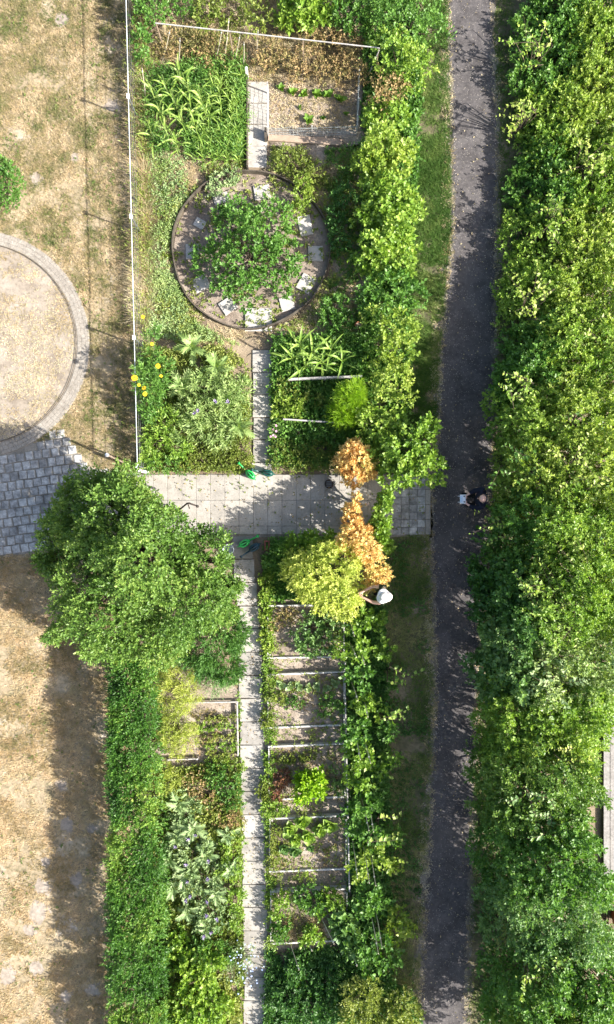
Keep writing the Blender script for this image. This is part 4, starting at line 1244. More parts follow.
def stem_to(parent, loc, r=0.008, mat=None, st=(0, 0, 0)):
    l = Vector(loc)
    s_ = Vector(st)
    MB().tube([s_, s_.lerp(l, .5) + Vector((0, 0, .05)), l], [r, r * .8, r * .6], 5).obj('stem', mat or MAT['stem_green'], parent)


for i, (x, y, s_, lb) in enumerate(CARD):
    rt = rosette('artichoke_plant', lb, 'artichoke', x, y, card, 15, CD, pitch=(-.35, .75), zs=0.45, sc=(.55 * s_, 1.05 * s_), seed=90 + i, stem=(.6, .02, MAT['stem_green']), hat=.5)
    if i in (1, 3, 4, 5, 7):
        for q in range(3):
            l = (R.uniform(-.3, .3), R.uniform(-.3, .3), R.uniform(.95, 1.15))
            stem_to(rt, (l[0], l[1], l[2] - 0.04))
            thistle(rt, l, .095, i * 7 + q)
bush('leafy_shrub', 'grey-green filler shrub among the silvery artichoke plants', 'shrub', [(200, 880, 26, .5), (190, 850, 22, .5), (210, 920, 22, .5), (185, 815, 22, .5)], LM['silver'], L=.1, Wd=.035, dens=55, nl=8, slen=.24, tint=(0, .7))
bush('leafy_shrub', 'yellow-green weedy shrub between artichokes and garden path', 'shrub', [(228, 870, 14, .5), (235, 900, 12, .5), (232, 845, 12, .45), (238, 925, 10, .5)], LM['fresh'], L=.065, Wd=.035, dens=100, nl=8, slen=.16)
bush('leafy_shrub', 'dark green herb shrub beside the garden path left of the bed of reddish leaves', 'shrub', [(225, 785, 16, .45), (232, 800, 12, .4), (215, 778, 12, .4)], LM['green'], L=.06, Wd=.035, dens=130, nl=8, slen=.13)
bush('leafy_shrub', 'brownish faded herb shrub left of the dark green herb shrub', 'shrub', [(195, 782, 14, .35), (205, 790, 12, .35), (222, 815, 14, .35), (235, 820, 10, .3)], LM['brown'], L=.055, Wd=.03, dens=110, nl=7, slen=.12)
bush('round_leaf_bush', 'green round-leaved bush at the bottom between hedge and path', 'bush', [(180, 965, 18, .8), (195, 990, 22, .9), (210, 965, 16, .8), (185, 1015, 20, .9), (212, 1010, 18, .8), (178, 940, 10, .6)], LM['fresh'], L=.085, Wd=.07, dens=85, nl=8, slen=.17, tint=(0, .85), shape='fold')
bush('leafy_shrub', 'green weedy plant with fading heads below the artichokes', 'shrub', [(210, 945, 14, .6), (200, 950, 12, .6), (222, 955, 12, .5)], LM['green'], L=.08, Wd=.035, dens=85, nl=8, slen=.18)
rt = bush('chicory_plant', 'pale blue flowering plant leaning over the garden path', 'flower', [(240, 962, 12, .6), (232, 975, 12, .5), (246, 950, 8, .5)], LM['silver'], L=.06, Wd=.02, dens=60, nl=6, slen=.2)
for k in range(52):
    c = P(min(264, max(222, R.gauss(242, 9))), R.gauss(962, 12), .6) - rt.location
    l = (c.x, c.y, R.uniform(.45, .72))
    if k % 2 == 0:
        stem_to(rt, l, .005)
    flower(rt, l, R.uniform(.016, .028), MAT['pet_blue'], 7, k, False)
for (x, y) in [(268, 967), (262, 958), (270, 940)]:
    c = P(x, y, .5) - rt.location
    stem_to(rt, (c.x, c.y, .5), .006, MAT['cane'])

# upper flower plot
rt = bush('flowering_bush', 'tall green bush with yellow flowers leaning on the left fence', 'bush', [(152, 358, 14, 1.1), (148, 385, 15, 1.2), (160, 372, 14, 1.1), (150, 410, 12, 1.0), (152, 335, 10, .9), (142, 372, 8, 1.2)], LM['green'], L=.085, Wd=.026, dens=120, nl=9, slen=.18, tint=(.3, 1))
for k, (x, y) in enumerate([(134.5, 378), (144, 388), (145, 394), (158, 366), (152, 344), (161, 376), (143, 317), (139, 385)]):
    c = P(x, y, 1.3) - rt.location
    flower(rt, (c.x, c.y, 1.3), (.075, .055, .055, .06, .045, .04, .045, .04)[k], MAT['pet_yellow'], 13, k)
    stem_to(rt, (c.x, c.y, 1.28))
UC = [(190, 345, 'silvery artichoke plant just below the round bed'), (215, 365, 'large silvery artichoke plant left of the upper slab path'), (180, 385, 'silvery artichoke plant right of the yellow flowers'),
      (225, 400, 'silvery artichoke plant beside the lilac thistle heads'), (198, 420, 'silvery artichoke plant in the middle of the flower plot'), (238, 425, 'silvery artichoke plant leaning over the upper slab path')]
card2 = [lobed_leaf('leaf', 0.55, 0.24, 1.2, LM['sage'], 6, seed=10 + i, rise=0.7) for i in range(3)]
for i, (x, y, lb) in enumerate(UC):
    rt = rosette('artichoke_plant', lb, 'artichoke', x, y, card2, 11, CD, pitch=(-.2, .9), zs=.5, sc=(.8, 1.1), seed=120 + i, stem=(.7, .018, MAT['stem_green']), hat=.6)
    if i in (3, 4):
        for q in range(2):
            l = (R.uniform(-.2, .2), R.uniform(-.2, .2), 1.15)
            stem_to(rt, (l[0], l[1], 1.1))
            thistle(rt, l, .10, 50 + i * 3 + q)
bush('leafy_shrub', 'pale green feathery shrub filling the flower plot below the round bed', 'shrub', [(205, 385, 24, .9), (230, 400, 18, .8), (195, 415, 20, .8), (215, 430, 20, .7), (240, 385, 10, .6), (232, 425, 12, .6), (180, 430, 16, .7)], LM['sage'], L=.11, Wd=.026, dens=70, nl=9, slen=.26, tint=(.1, 1), spread=.6)
bush('leafy_shrub', 'light green shrub at the lower left of the flower plot', 'shrub', [(165, 425, 16, .9), (155, 440, 14, .8), (178, 445, 14, .7), (150, 455, 10, .6)], LM['fresh'], L=.085, Wd=.03, dens=105, nl=9, slen=.18)
bush('edging_herb', 'low olive edging plants along the paved path left of the watering cans', 'herb', [(x, 460 + (i % 2) * 4, 12, .32) for i, x in enumerate(range(188, 250, 9))] + [(x, 448, 11, .36) for x in range(200, 250, 11)], LM['herb'], L=.045, Wd=.022, dens=230, nl=7, slen=.09)
bush('edging_herb', 'low green edging plants at the fence end of the paved path', 'herb', [(x, 463, 10, .34) for x in range(148, 188, 8)], LM['green'], L=.05, Wd=.026, dens=190, nl=7, slen=.1)
bush('edging_herb', 'low olive edging plants along the paved path right of the watering cans', 'herb', [(x, 459 + (i % 2) * 4, 12, .3) for i, x in enumerate(range(280, 336, 9))] + [(x, 447, 11, .32) for x in range(278, 330, 10)], LM['herb'], L=.045, Wd=.022, dens=210, nl=7, slen=.09, tint=(-.1, .7))
bush('flowering_bush', 'small pink flowering weed beside the upper slab path', 'plant', [(275, 430, 7, .3), (276, 440, 6, .25)], LM['silver'], L=.05, Wd=.02, dens=160, nl=6, slen=.1)
for k in range(6):
    rt = bpy.data.objects[[o.name for o in bpy.data.objects if o.get('label', '').startswith('small pink')][0]]
    c = P(R.uniform(268, 277), R.uniform(425, 438), .35) - rt.location
    flower(rt, (c.x, c.y, .35), .03, MAT['pet_pink'], 8, k)
    stem_to(rt, (c.x, c.y, .34), .004)
# right of the upper path
bush('fennel_plant', 'feathery light green fennel below the grey board', 'plant', [(350, 398, 13, 1.0), (345, 412, 13, .9), (357, 388, 9, 1.0), (338, 415, 8, .7)], LM['acid'], L=.12, Wd=.008, dens=330, nl=12, slen=.26, ang=.6, spread=.35, tint=(0, .6), up=.3)
bush('leafy_shrub', 'yellow-green leafy plant between the grey board and the lower rail', 'plant', [(283, 402, 9, .5), (293, 410, 10, .5), (300, 405, 7, .45), (278, 412, 6, .4)], LM['lime'], L=.075, Wd=.04, dens=110, nl=7, slen=.15)
bush('leafy_shrub', 'olive leafy plant above the lower rail beside the slab path', 'plant', [(282, 385, 9, .4), (292, 392, 8, .4), (305, 395, 8, .4), (318, 400, 9, .4)], LM['herb'], L=.065, Wd=.035, dens=110, nl=7, slen=.13)
bush('leafy_shrub', 'dark green bushy plant below the lower rail', 'plant', [(300, 435, 14, .45), (318, 430, 13, .45), (335, 438, 12, .5), (340, 425, 9, .5)], LM['green'], L=.06, Wd=.03, dens=130, nl=7, slen=.13, tint=(0, .7))

# ================================================================== ORANGE AND YELLOW SHRUBS
bush('orange_bush', 'round orange-leaved bush at the edge of the paved path', 'bush', [(357, 462, 18, 1.3), (347, 462, 13, 1.15), (367, 466, 13, 1.15), (357, 475, 13, 1.0), (357, 450, 12, 1.15)], LM['orange'], L=.065, Wd=.045, dens=170, nl=8, slen=.12, tint=(.1, .9))
bush('orange_bush', 'narrow orange bush trailing across the paved path', 'bush', [(357, 497, 6, 1.3), (353, 510, 8, 1.3), (352, 524, 11, 1.4), (360, 532, 10, 1.4)], LM['orange'], L=.065, Wd=.045, dens=150, nl=8, slen=.12, tint=(.2, 1))
bush('orange_bush', 'amber bush between the yellow shrub and the person in the white hat', 'bush', [(362, 545, 16, 1.7), (372, 560, 14, 1.6), (378, 575, 11, 1.4), (350, 540, 13, 1.6), (370, 580, 9, 1.2)], LM['orange'], L=.06, Wd=.035, dens=170, nl=8, slen=.15, tint=(.35, 1.15), gap=.38, lk=1.3)
bush('yellow_shrub', 'large lemon yellow shrub above the first raised bed', 'shrub', [(318, 575, 22, 1.8), (340, 565, 22, 1.9), (335, 595, 20, 1.6), (305, 572, 16, 1.5), (350, 590, 15, 1.5), (295, 580, 12, 1.3), (345, 608, 12, 1.3), (325, 552, 16, 1.6), (352, 560, 14, 1.75), (300, 560, 11, 1.35), (308, 590, 12, 1.3), (290, 568, 9, 1.2), (322, 605, 10, 1.2)], LM['yellow'], L=.065, Wd=.03, dens=140, nl=9, slen=.19, tint=(.05, 1.0), gap=.38, lk=1.4, spread=.6)
bush('leafy_shrub', 'green shrub at the upper left of the yellow shrub', 'shrub', [(298, 545, 12, 1.0), (312, 542, 12, 1.1), (328, 540, 10, 1.1), (288, 552, 8, .8)], LM['fresh'], L=.09, Wd=.055, dens=90, nl=8, slen=.17)
bush('climbing_plant', 'narrow bright green climber rising beside the orange bush', 'plant', [(386, 497, 6, 1.6), (384, 508, 8, 1.5), (382, 522, 9, 1.4), (380, 533, 8, 1.2), (384, 545, 7, 1.1)], LM['fresh'], L=.09, Wd=.06, dens=120, nl=7, slen=.13)
rt = empty('support_post', P(366, 505, .9) * Vector((1, 1, 0)), 'pale wooden post beside the narrow orange bush on the paved path', 'post')
MB().tube([(0, 0, 0), (0.01, 0.02, 1.25)], [.03, .028], 8).obj('shaft', MAT['cane'], rt)
MB().lathe([(.034, 1.24), (.036, 1.28), (.001, 1.30)], 8, (0.01, .02, 0)).obj('cap', MAT['wood_tan'], rt)

# ================================================================== CLIMBING BEANS
BG = 'climbing bean plants on canes'
BEANS = [
    ([(362, 620, 10, 1.05), (352, 630, 12, 0.93), (375, 625, 10, 0.81)], 'fresh', 'topmost climbing bean plant next to the yellow shrub'),
    ([(360, 650, 11, 1.05), (346, 648, 12, 0.87), (385, 650, 10, 0.74)], 'fresh', 'climbing bean plant below the person in the white hat'),
    ([(363, 680, 10, 1.05), (352, 672, 10, 0.87), (392, 680, 9, 0.68)], 'green', 'climbing bean plant beside the second raised bed'),
    ([(366, 705, 10, 1.05), (355, 700, 9, 0.81), (378, 712, 9, 0.87)], 'fresh', 'climbing bean plant with a shoot pointing at the footpath'),
    ([(360, 728, 14, 0.99), (350, 735, 11, 0.81), (388, 732, 10, 0.87)], 'green', 'dense climbing bean plant above the third raised bed corner'),
    ([(368, 755, 11, 1.05), (356, 752, 10, 0.87), (392, 755, 10, 0.81)], 'fresh', 'climbing bean plant beside the bed with pale soil'),
    ([(364, 780, 13, 0.99), (352, 775, 10, 0.81), (380, 772, 9, 0.87)], 'fresh', 'climbing bean plant level with the lime lettuce bush'),
    ([(362, 805, 12, 1.05), (352, 815, 10, 0.87), (374, 800, 8, 0.87)], 'green', 'climbing bean plant level with the cabbage bed'),
    ([(370, 835, 14, 0.99), (356, 828, 12, 0.87), (394, 838, 9, 0.81)], 'green', 'dark climbing bean plant with a long shoot toward the footpath'),
    ([(375, 860, 13, 0.99), (358, 868, 12, 0.81), (395, 862, 10, 0.74)], 'lime', 'yellowing climbing bean plant beside the cabbage bed'),
    ([(370, 895, 15, 0.99), (360, 910, 13, 0.93), (382, 905, 10, 0.81)], 'green', 'broad climbing bean plant above the last raised bed'),
    ([(398, 918, 12, 0.74), (408, 930, 9, 0.68), (392, 935, 9, 0.62)], 'lime', 'yellow-spotted bean vine spreading toward the footpath'),
    ([(375, 945, 16, 0.87), (390, 958, 12, 0.74), (368, 965, 12, 0.74)], 'green', 'lowest climbing bean plant above the pale bushes'),
]
for bl, mt, lb in BEANS:
    bush('bean_plant', lb, 'bean plant', bl, LM[mt], L=.095, Wd=.08, dens=48, nl=6, slen=.22, group=BG, part='foliage', stem='vine', stem_r=.012, stem_mat=MAT['stem_green'], tint=(0, 1), spread=.6)
shoots('bean_vine', 'loose bean vine reaching right over the shaded verge', 385, 728, 1.3, 3, .55, LM['fresh'], .115, .09, 6, None, (-.2, .9), 20, (0, .4), 'bean plant')
shoots('bean_vine', 'bean vine of pale round leaves left of the shaded footpath', 393, 680, 1.2, 3, .4, LM['fresh'], .115, .09, 5, None, (-.5, .6), 21, (0, .4), 'bean plant')
shoots('bean_vine', 'long bean vine pointing straight at the footpath', 385, 840, 1.4, 3, .7, LM['lime'], .115, .09, 7, None, (-.1, .4), 22, (0, .3), 'bean plant')
ORD = ['first', 'second', 'third', 'fourth', 'fifth', 'sixth', 'seventh', 'eighth', 'ninth', 'tenth', 'eleventh', 'twelfth', 'thirteenth', 'fourteenth']
CANES = [(352, 628), (362, 655), (354, 692), (366, 707), (366, 748), (357, 745), (364, 812), (371, 815), (355, 858), (366, 862), (372, 864), (373, 930), (352, 650), (378, 925)]
for i, (x, y) in enumerate(CANES):
    c = P(x, y, 1.0)
    rt = empty('bean_cane', (c.x, c.y, 0), ORD[[q for q, _ in sorted(enumerate(CANES), key=lambda e: e[1][1])].index(i)] + ' thin pale cane from the top of the climbing bean row', 'cane', 'canes of the bean row')
    t = Vector((R.uniform(-.05, .05), R.uniform(-.05, .05), 1.85))
    MB().tube([(0, 0, 0), t * .5 + Vector((.01, 0, 0)), t], [.013, .012, .01], 6).obj('cane_shaft', MAT['cane'], rt)
    MB().tube([t * .8 + Vector((0, 0, -.012)), t * .8 + Vector((0, 0, .012))], [.018, .018], 6).obj('tie', MAT['net'], rt)
bush('pale_bush', 'pale bush with creamy tips at the bottom below the bean row', 'bush', [(362, 1000, 20, 1.2), (375, 1018, 16, 1.1), (352, 1018, 14, 1.0)], LM['herb'], L=.07, Wd=.035, dens=120, nl=8, slen=.17, tint=(.25, 1.1))
bush('pale_bush', 'pale bush with creamy tips at the bottom beside the footpath', 'bush', [(402, 1008, 16, 1.1), (390, 1020, 14, 1.0), (412, 1022, 12, 1.0)], LM['herb'], L=.07, Wd=.035, dens=120, nl=8, slen=.17, tint=(.3, 1.1))
bush('leafy_shrub', 'dark shaded shrub at the bottom right of the garden path', 'shrub', [(285, 1000, 18, .6), (310, 1010, 18, .6), (330, 985, 16, .6), (300, 975, 14, .5), (335, 1015, 16, .7)], LM['deep'], L=.08, Wd=.04, dens=95, nl=8, slen=.17)

# ================================================================== RAISED BEDS
def board(parent, x0, y0, x1, y1, h, th=0.045, mat=None, name='board', z0=0.0, ground=True):
    a_, b_ = P(x0, y0, h), P(x1, y1, h)
    m_ = (a_ + b_) / 2
    d = b_ - a_
    me = MB().box((0, 0, 0), (d.length, th, h - z0), 0, .004)
    loc = Vector((m_.x, m_.y, (h + z0) / 2)) - (parent.location if parent else Vector((0, 0, 0)))
    return me.obj(name, mat or MAT['wood'], parent, loc=loc, rot=(R.uniform(-.02, .02), 0, math.atan2(d.y, d.x)))


BH = 0.15
BEDS = [(267, 345, 605, 657, 'first raised bed from the paved path, with dark leafy potato plants', 'raised bed'),
        (267, 345, 674, 727, 'second raised bed from the paved path, with a row of pale lettuces', 'raised bed'),
        (268, 346, 746, 799, 'third raised bed from the paved path, with the lime lettuce bush', 'raised bed'),
        (269, 347, 818, 871, 'fourth raised bed from the paved path, with cabbages', 'raised bed'),
        (270, 348, 891, 943, 'last raised bed at the bottom, with leaning canes', 'raised bed')]
for i, (x0, x1, y0, y1, lb, ct) in enumerate(BEDS):
    c = P((x0 + x1) / 2, (y0 + y1) / 2, BH)
    rt = empty('raised_bed', (c.x, c.y, 0), lb, ct, 'raised beds right of the lower garden path')
    sk = -2.0 if i else 0
    x1_ = x1 - (0 if i < 4 else 8)
    board(rt, x0, y0 + 1, x1, y0 + sk, BH, .042, MAT['wood_pale'])
    board(rt, x0, y1 + 1, x1_, y1 + sk, BH, .042, MAT['wood_pale'])
    board(rt, x0 + .8, y0 + 1.5, x0 + .8, y1 - 1.5, BH - .006, .03, MAT['wood_pale'])
    board(rt, x1 - 1, y0 + 1.5, x1 - 1, y1 - 1.5, BH - .006, .03, MAT['wood_pale'])
    w_, l_ = M(x1 - x0) * .97, M(y1 - y0) * .97
    g_ = 12
    v, f = [], []
    rr = random.Random(i)
    for q in range(g_ + 1):
        for p_ in range(g_ + 1):
            v.append(((p_ / g_ - .5) * w_, (q / g_ - .5) * l_, .095 + rr.uniform(-.02, .02)))
    for q in range(g_):
        for p_ in range(g_):
            k = q * (g_ + 1) + p_
            f.append((k, k + 1, k + g_ + 2, k + g_ + 1))
    MB().add(v, f).obj('soil', MAT['bed_soil'], rt, True)
    for (ax_, ay_) in ((x0 + 3, y0 + 3), (x1 - 3, y0 + 2), (x0 + 3, y1 - 2), (x1 - 3, y1 - 3)):
        q = P(ax_, ay_, BH) - rt.location
        MB().box((q.x, q.y, .07), (.04, .04, .14)).obj('corner_post', MAT['wood'], rt)
# long handrail-like boards along the bean side
rt = empty('side_rail', P(345, 780, .3) * Vector((1, 1, 0)), 'long narrow grey rail along the bean side of the raised beds', 'rail')
board(rt, 344.5, 662, 349.5, 892, .32, .035, name='rail', z0=.28)
for y in (664, 735, 812, 888):
    q = P(345 + (y - 664) * .02, y, .3) - rt.location
    MB().box((q.x, q.y, .14), (.04, .04, .28)).obj('post', MAT['wood'], rt)

def low(name, label, cat, blobs, mt, L, Wd, dens=140, slen=.12, **k):
    return bush(name, label, cat, blobs, LM[mt], L=L, Wd=Wd, dens=dens, nl=7, slen=slen, **k)


low('potato_plant', 'dark blue-green leafy plant filling the right half of the first raised bed', 'plant', [(312, 628, 15, .6), (300, 638, 12, .5), (325, 640, 14, .55), (330, 622, 12, .55), (308, 648, 10, .45)], 'blue', .075, .045, 95, .16)
low('nasturtium', 'yellow-green trailing plant along the path side of the first raised bed', 'plant', [(265 + (i % 2) * 2, 578 + i * 10, 7, .24) for i in range(8)], 'lime', .06, .05, 150, .1)
low('dark_plant', 'brownish dark plant at the upper left corner of the first raised bed', 'plant', [(285, 617, 8, .35), (276, 625, 6, .3), (292, 612, 6, .35)], 'brown', .05, .03, 120, .1)
low('herb_row', 'green herb clump at the path corner of the second raised bed', 'plant', [(268, 695, 8, .36), (270, 710, 9, .36), (266, 722, 8, .3), (278, 700, 8, .36), (272, 680, 6, .3)], 'herb', .06, .035, 150, .11)
low('herb_row', 'fading leafy plants in the right half of the second raised bed', 'plant', [(330, 700, 9, .4), (338, 710, 9, .4), (322, 712, 7, .34), (300, 700, 8, .32), (290, 706, 7, .32)], 'green', .06, .035, 110, .12)
lett = [broad_leaf('leaf', .16, .13, .9, LM['silver'], seed=i, ruffle=.12) for i in range(3)]
for i, x in enumerate([281, 290, 299, 308, 317, 326, 335]):
    rosette('lettuce', ORD[i] + ' pale lettuce from the path in the row of the second raised bed', 'lettuce', x, 685 + R.uniform(-3, 3), lett, 9, 'lettuces of the second raised bed', z=.1, pitch=(0, 1.0), sc=(.8, 1.15), seed=200 + i, zs=.04)
low('seedling_row', 'low green seedling row in the pale soil of the third raised bed', 'plant', [(282 + i * 6, 761 - i * .7, 5, .26) for i in range(6)], 'herb', .05, .028, 190, .08)
low('red_leaf_plant', 'reddish leafy plant at the path side of the third raised bed', 'plant', [(276, 783, 9, .36), (284, 778, 8, .35), (280, 794, 8, .33)], 'red', .055, .035, 150, .1)
low('herb_row', 'orange-green trailing plant over the path edge beside the reddish plant', 'plant', [(261, 790, 7, .25), (266, 783, 6, .28), (268, 797, 6, .25)], 'herb', .055, .035, 150, .1)
low('herb_row', 'green leafy plant at the path corner of the third raised bed', 'plant', [(270, 768, 7, .36), (266, 777, 6, .3)], 'fresh', .06, .035, 140, .1)
bush('lettuce_bush', 'bright lime green leafy bush in the third raised bed', 'lettuce', [(309, 785, 12, .7), (317, 778, 9, .65), (304, 795, 9, .6), (318, 790, 8, .6), (303, 776, 7, .6)], LM['acid'], L=.085, Wd=.06, dens=150, nl=8, slen=.15, tint=(.1, .9))
low('pale_herb', 'sparse blue-green plant in the right corner of the third raised bed', 'plant', [(336, 780, 8, .4), (340, 790, 7, .36), (333, 768, 6, .32)], 'blue', .055, .03, 100, .12)
low('herb_row', 'green bushy plant in the gap above the fourth raised bed', 'plant', [(268, 810, 8, .32), (277, 806, 8, .32), (284, 812, 7, .3)], 'fresh', .065, .04, 130, .12)
cab = [broad_leaf('leaf', .27, .23, 1.1, LM['fresh'], seed=20 + i, ruffle=.1) for i in range(3)]
cabb = [broad_leaf('leaf', .22, .2, 1.0, LM['blue'], seed=30 + i, ruffle=.14) for i in range(3)]
for i, (x, y, lb) in enumerate([(290, 832, 'large green cabbage at the left end of the fourth raised bed'), (302, 824, 'large green cabbage at the top edge of the fourth raised bed'), (308, 838, 'large green cabbage in the middle of the fourth raised bed'),
                                (330, 828, 'large green cabbage at the right end of the fourth raised bed'), (320, 832, 'large green cabbage between the middle and right cabbages'), (296, 842, 'small green cabbage beside the blue-green kale')]):
    rosette('cabbage', lb, 'cabbage', x, y, cab, 11, 'green cabbages of the fourth raised bed', z=.1, pitch=(0, 1.1), seed=220 + i, zs=.08, hat=.3)
for i, (x, y, lb) in enumerate([(284, 850, 'blue-green kale plant nearest the path in the fourth raised bed'), (295, 853, 'blue-green kale plant beside the bare soil of the fourth bed'), (311, 850, 'small blue-green kale on the bare soil of the fourth bed')]):
    rosette('kale_plant', lb, 'kale', x, y, cabb, 10, 'kale plants of the fourth raised bed', z=.1, pitch=(0, 1.0), seed=240 + i, zs=.06, hat=.25, sc=(.7, 1) if i < 2 else (.45, .7))
low('herb_row', 'olive herb plants along the path side of the fourth raised bed', 'plant', [(272, 845, 6, .32), (274, 858, 7, .34), (272, 868, 6, .3), (276, 832, 6, .32)], 'herb', .055, .03, 150, .1)
low('herb_row', 'yellow-green grass clump in the gap below the fourth raised bed', 'plant', [(310, 874, 7, .24), (300, 877, 5, .2)], 'lime', .06, .02, 150, .1)
low('bed_plant', 'fresh green leafy plant at the upper left of the last raised bed', 'plant', [(281, 905, 8, .5), (279, 914, 8, .45), (286, 898, 6, .4)], 'fresh', .08, .05, 110, .15)
low('bed_plant', 'dark leafy plant in the upper middle of the last raised bed', 'plant', [(302, 900, 10, .5), (315, 905, 10, .5), (310, 893, 8, .45)], 'green', .08, .05, 110, .15)
low('bed_plant', 'broad green leafy plant at the right end of the last raised bed', 'plant', [(326, 900, 11, .5), (335, 905, 9, .5), (322, 912, 8, .5)], 'fresh', .08, .055, 105, .15)
low('bed_plant', 'green leafy plant at the lower left corner of the last raised bed', 'plant', [(281, 936, 7, .45), (276, 930, 6, .4), (284, 926, 6, .4)], 'green', .075, .045, 120, .14)
low('bed_plant', 'green leafy plant at the lower right of the last raised bed', 'plant', [(312, 934, 8, .45), (318, 940, 6, .4), (305, 940, 6, .4)], 'fresh', .075, .05, 120, .14)
low('bed_plant', 'pale large-leaved squash beside the last raised bed', 'squash', [(346, 930, 12, .55), (352, 945, 10, .5), (340, 918, 9, .5)], 'blue', .14, .12, 70, .16)
weeds('straw_mulch', 'loose straw mulch in the last raised bed', 'straw', [(284, 915), (322, 912), (322, 936), (284, 936)], 420, LM['straw'], L=.12, Wd=.008, h=.03, seed=70, z=.1)
weeds('bed_litter', 'withered bits on the soil of the raised beds', 'litter', [(270, 607), (343, 607), (346, 870), (271, 870)], 1500, LM['brown'], L=.05, Wd=.014, h=.03, seed=71, z=.1, patch=(.4, 50, .5, .08), nl=4,
      holes=[[(260, 659), (350, 659), (350, 675), (260, 675)], [(260, 728), (350, 728), (350, 747), (260, 747)], [(260, 800), (350, 800), (350, 819), (260, 819)]])
for i, (xa, ya, xb, yb, h0, h1) in enumerate([(318, 913, 334, 944, .95, .1), (305, 940, 312, 951, .6, .15), (290, 944, 299, 970, .75, .05), (350, 948, 357, 966, .8, .05)]):
    a_, b_ = P(xa, ya, h1), P(xb, yb, h0)
    rt = empty('leaning_cane', (a_.x, a_.y, 0), ['long pale cane leaning across the last raised bed', 'short cane leaning over the end board of the last bed', 'pale cane leaning in the shade below the last bed', 'pale cane leaning beside the large-leaved squash'][i], 'cane', 'canes leaning at the last raised bed')
    d = b_ - a_
    MB().tube([Vector((0, 0, 0.0)), Vector((d.x * .5, d.y * .5, h0 * .5)), Vector((d.x, d.y, h0))], [.011, .01, .009], 6).obj('cane_shaft', MAT['cane'], rt)
    MB().tube([Vector((d.x * .93, d.y * .93, h0 * .93 - .01)), Vector((d.x * .95, d.y * .95, h0 * .95))], [.015, .015], 6).obj('tie', MAT['net'], rt)

# ================================================================== LEFT LOWER PLOT
fr = empty('plot_frame', P(205, 730) * Vector((1, 1, 0)), 'thin white wooden frame around the small row crop left of the path', 'frame')
board(fr, 180, 703, 238, 702, .12, .03, MAT['wood'], 'rail', z0=.06)
board(fr, 237, 704, 238, 756, .12, .03, MAT['wood'], 'rail', z0=.06)
board(fr, 167, 760, 198, 759, .12, .03, MAT['wood'], 'rail', z0=.06)
for (x, y) in ((181, 703), (237, 703), (238, 755), (168, 760), (197, 759)):
    q = P(x, y, .1) - fr.location
    MB().box((q.x, q.y, .065), (.035, .035, .13)).obj('stake', MAT['wood'], fr)
low('dill_patch', 'tall feathery yellow plant at the upper left of the framed plot', 'plant', [(180, 678, 18, .55), (174, 698, 18, .5), (190, 690, 15, .5), (166, 668, 11, .4), (164, 690, 12, .4)], 'dill', .085, .014, 230, .2, spread=.5, tint=(-.1, .8))
low('dill_patch', 'feathery yellow plant at the lower left of the framed plot', 'plant', [(178, 722, 18, .5), (168, 738, 13, .45), (186, 738, 13, .45), (162, 715, 10, .35), (178, 752, 9, .35)], 'dill', .085, .014, 230, .2, spread=.5, tint=(-.15, .8))
low('dill_patch', 'feathery yellow plant next to the hedge below the framed plot', 'plant', [(167, 785, 14, .5), (172, 800, 10, .4), (163, 772, 10, .4)], 'dill', .085, .014, 210, .2, spread=.5, tint=(-.2, .7))
for i, y in enumerate((719, 728, 737, 746, 755, 763)):
    low('crop_row', ['first', 'second', 'third', 'fourth', 'fifth', 'sixth'][i] + ' green crop row from the top in the framed plot', 'crop', [(x + R.uniform(-2, 2), y + R.uniform(-1.5, 1.5), 3.4 if i < 4 else 4.6, .16) for x in range(200 if i < 4 else 208, 238, 5)], 'fresh' if i % 2 else 'herb', .055, .026, 210, .09, tint=(.2, 1.1), group='crop rows in the framed plot')
weeds('faded_crop', 'faded grey-brown crop remains inside the framed plot', 'plants', [(185, 708), (225, 706), (215, 758), (168, 757)], 220, LM['brown'], L=.05, Wd=.016, h=.1, seed=72, patch=(.3, 60, .45, .08))
rr = random.Random(3)
tuft = [strap_leaf('blade', .3, .012, 1.4, LM['brown'], seed=70 + i, rise=.9, seg=4) for i in range(3)]
c = P(163, 667)
rt = empty('grass_tuft', (c.x, c.y, 0), 'dark spiky dry grass tuft below the tree beside the hedge', 'grass tuft')
for k in range(46):
    link('blade', rr.choice(tuft), None, rt, loc=(rr.uniform(-.03, .03), rr.uniform(-.03, .03), .004), rot=(0, -rr.uniform(-.4, .6), rr.uniform(0, 6.28)))
low('pale_herb', 'grey-green lavender-like clump below the dark feathery bush', 'plant', [(215, 685, 13, .5), (226, 678, 11, .5), (205, 680, 9, .45)], 'silver', .07, .016, 170, .18, tint=(-.2, .7))
low('stepping_weeds', 'olive weed tuft at the garden path below the framed plot', 'plant', [(240, 762, 5, .2), (242, 770, 5, .2)], 'lime', .05, .025, 180, .08)
bd = empty('old_board', P(207, 814) * Vector((1, 1, 0)), 'pale weathered board lying among the artichoke plants', 'board')
board(bd, 196, 815, 216, 813, .06, .09, MAT['wood'], 'plank', z0=.03)
board(bd, 200, 811, 201, 818, .03, .05, MAT['wood_dark'], 'batten')

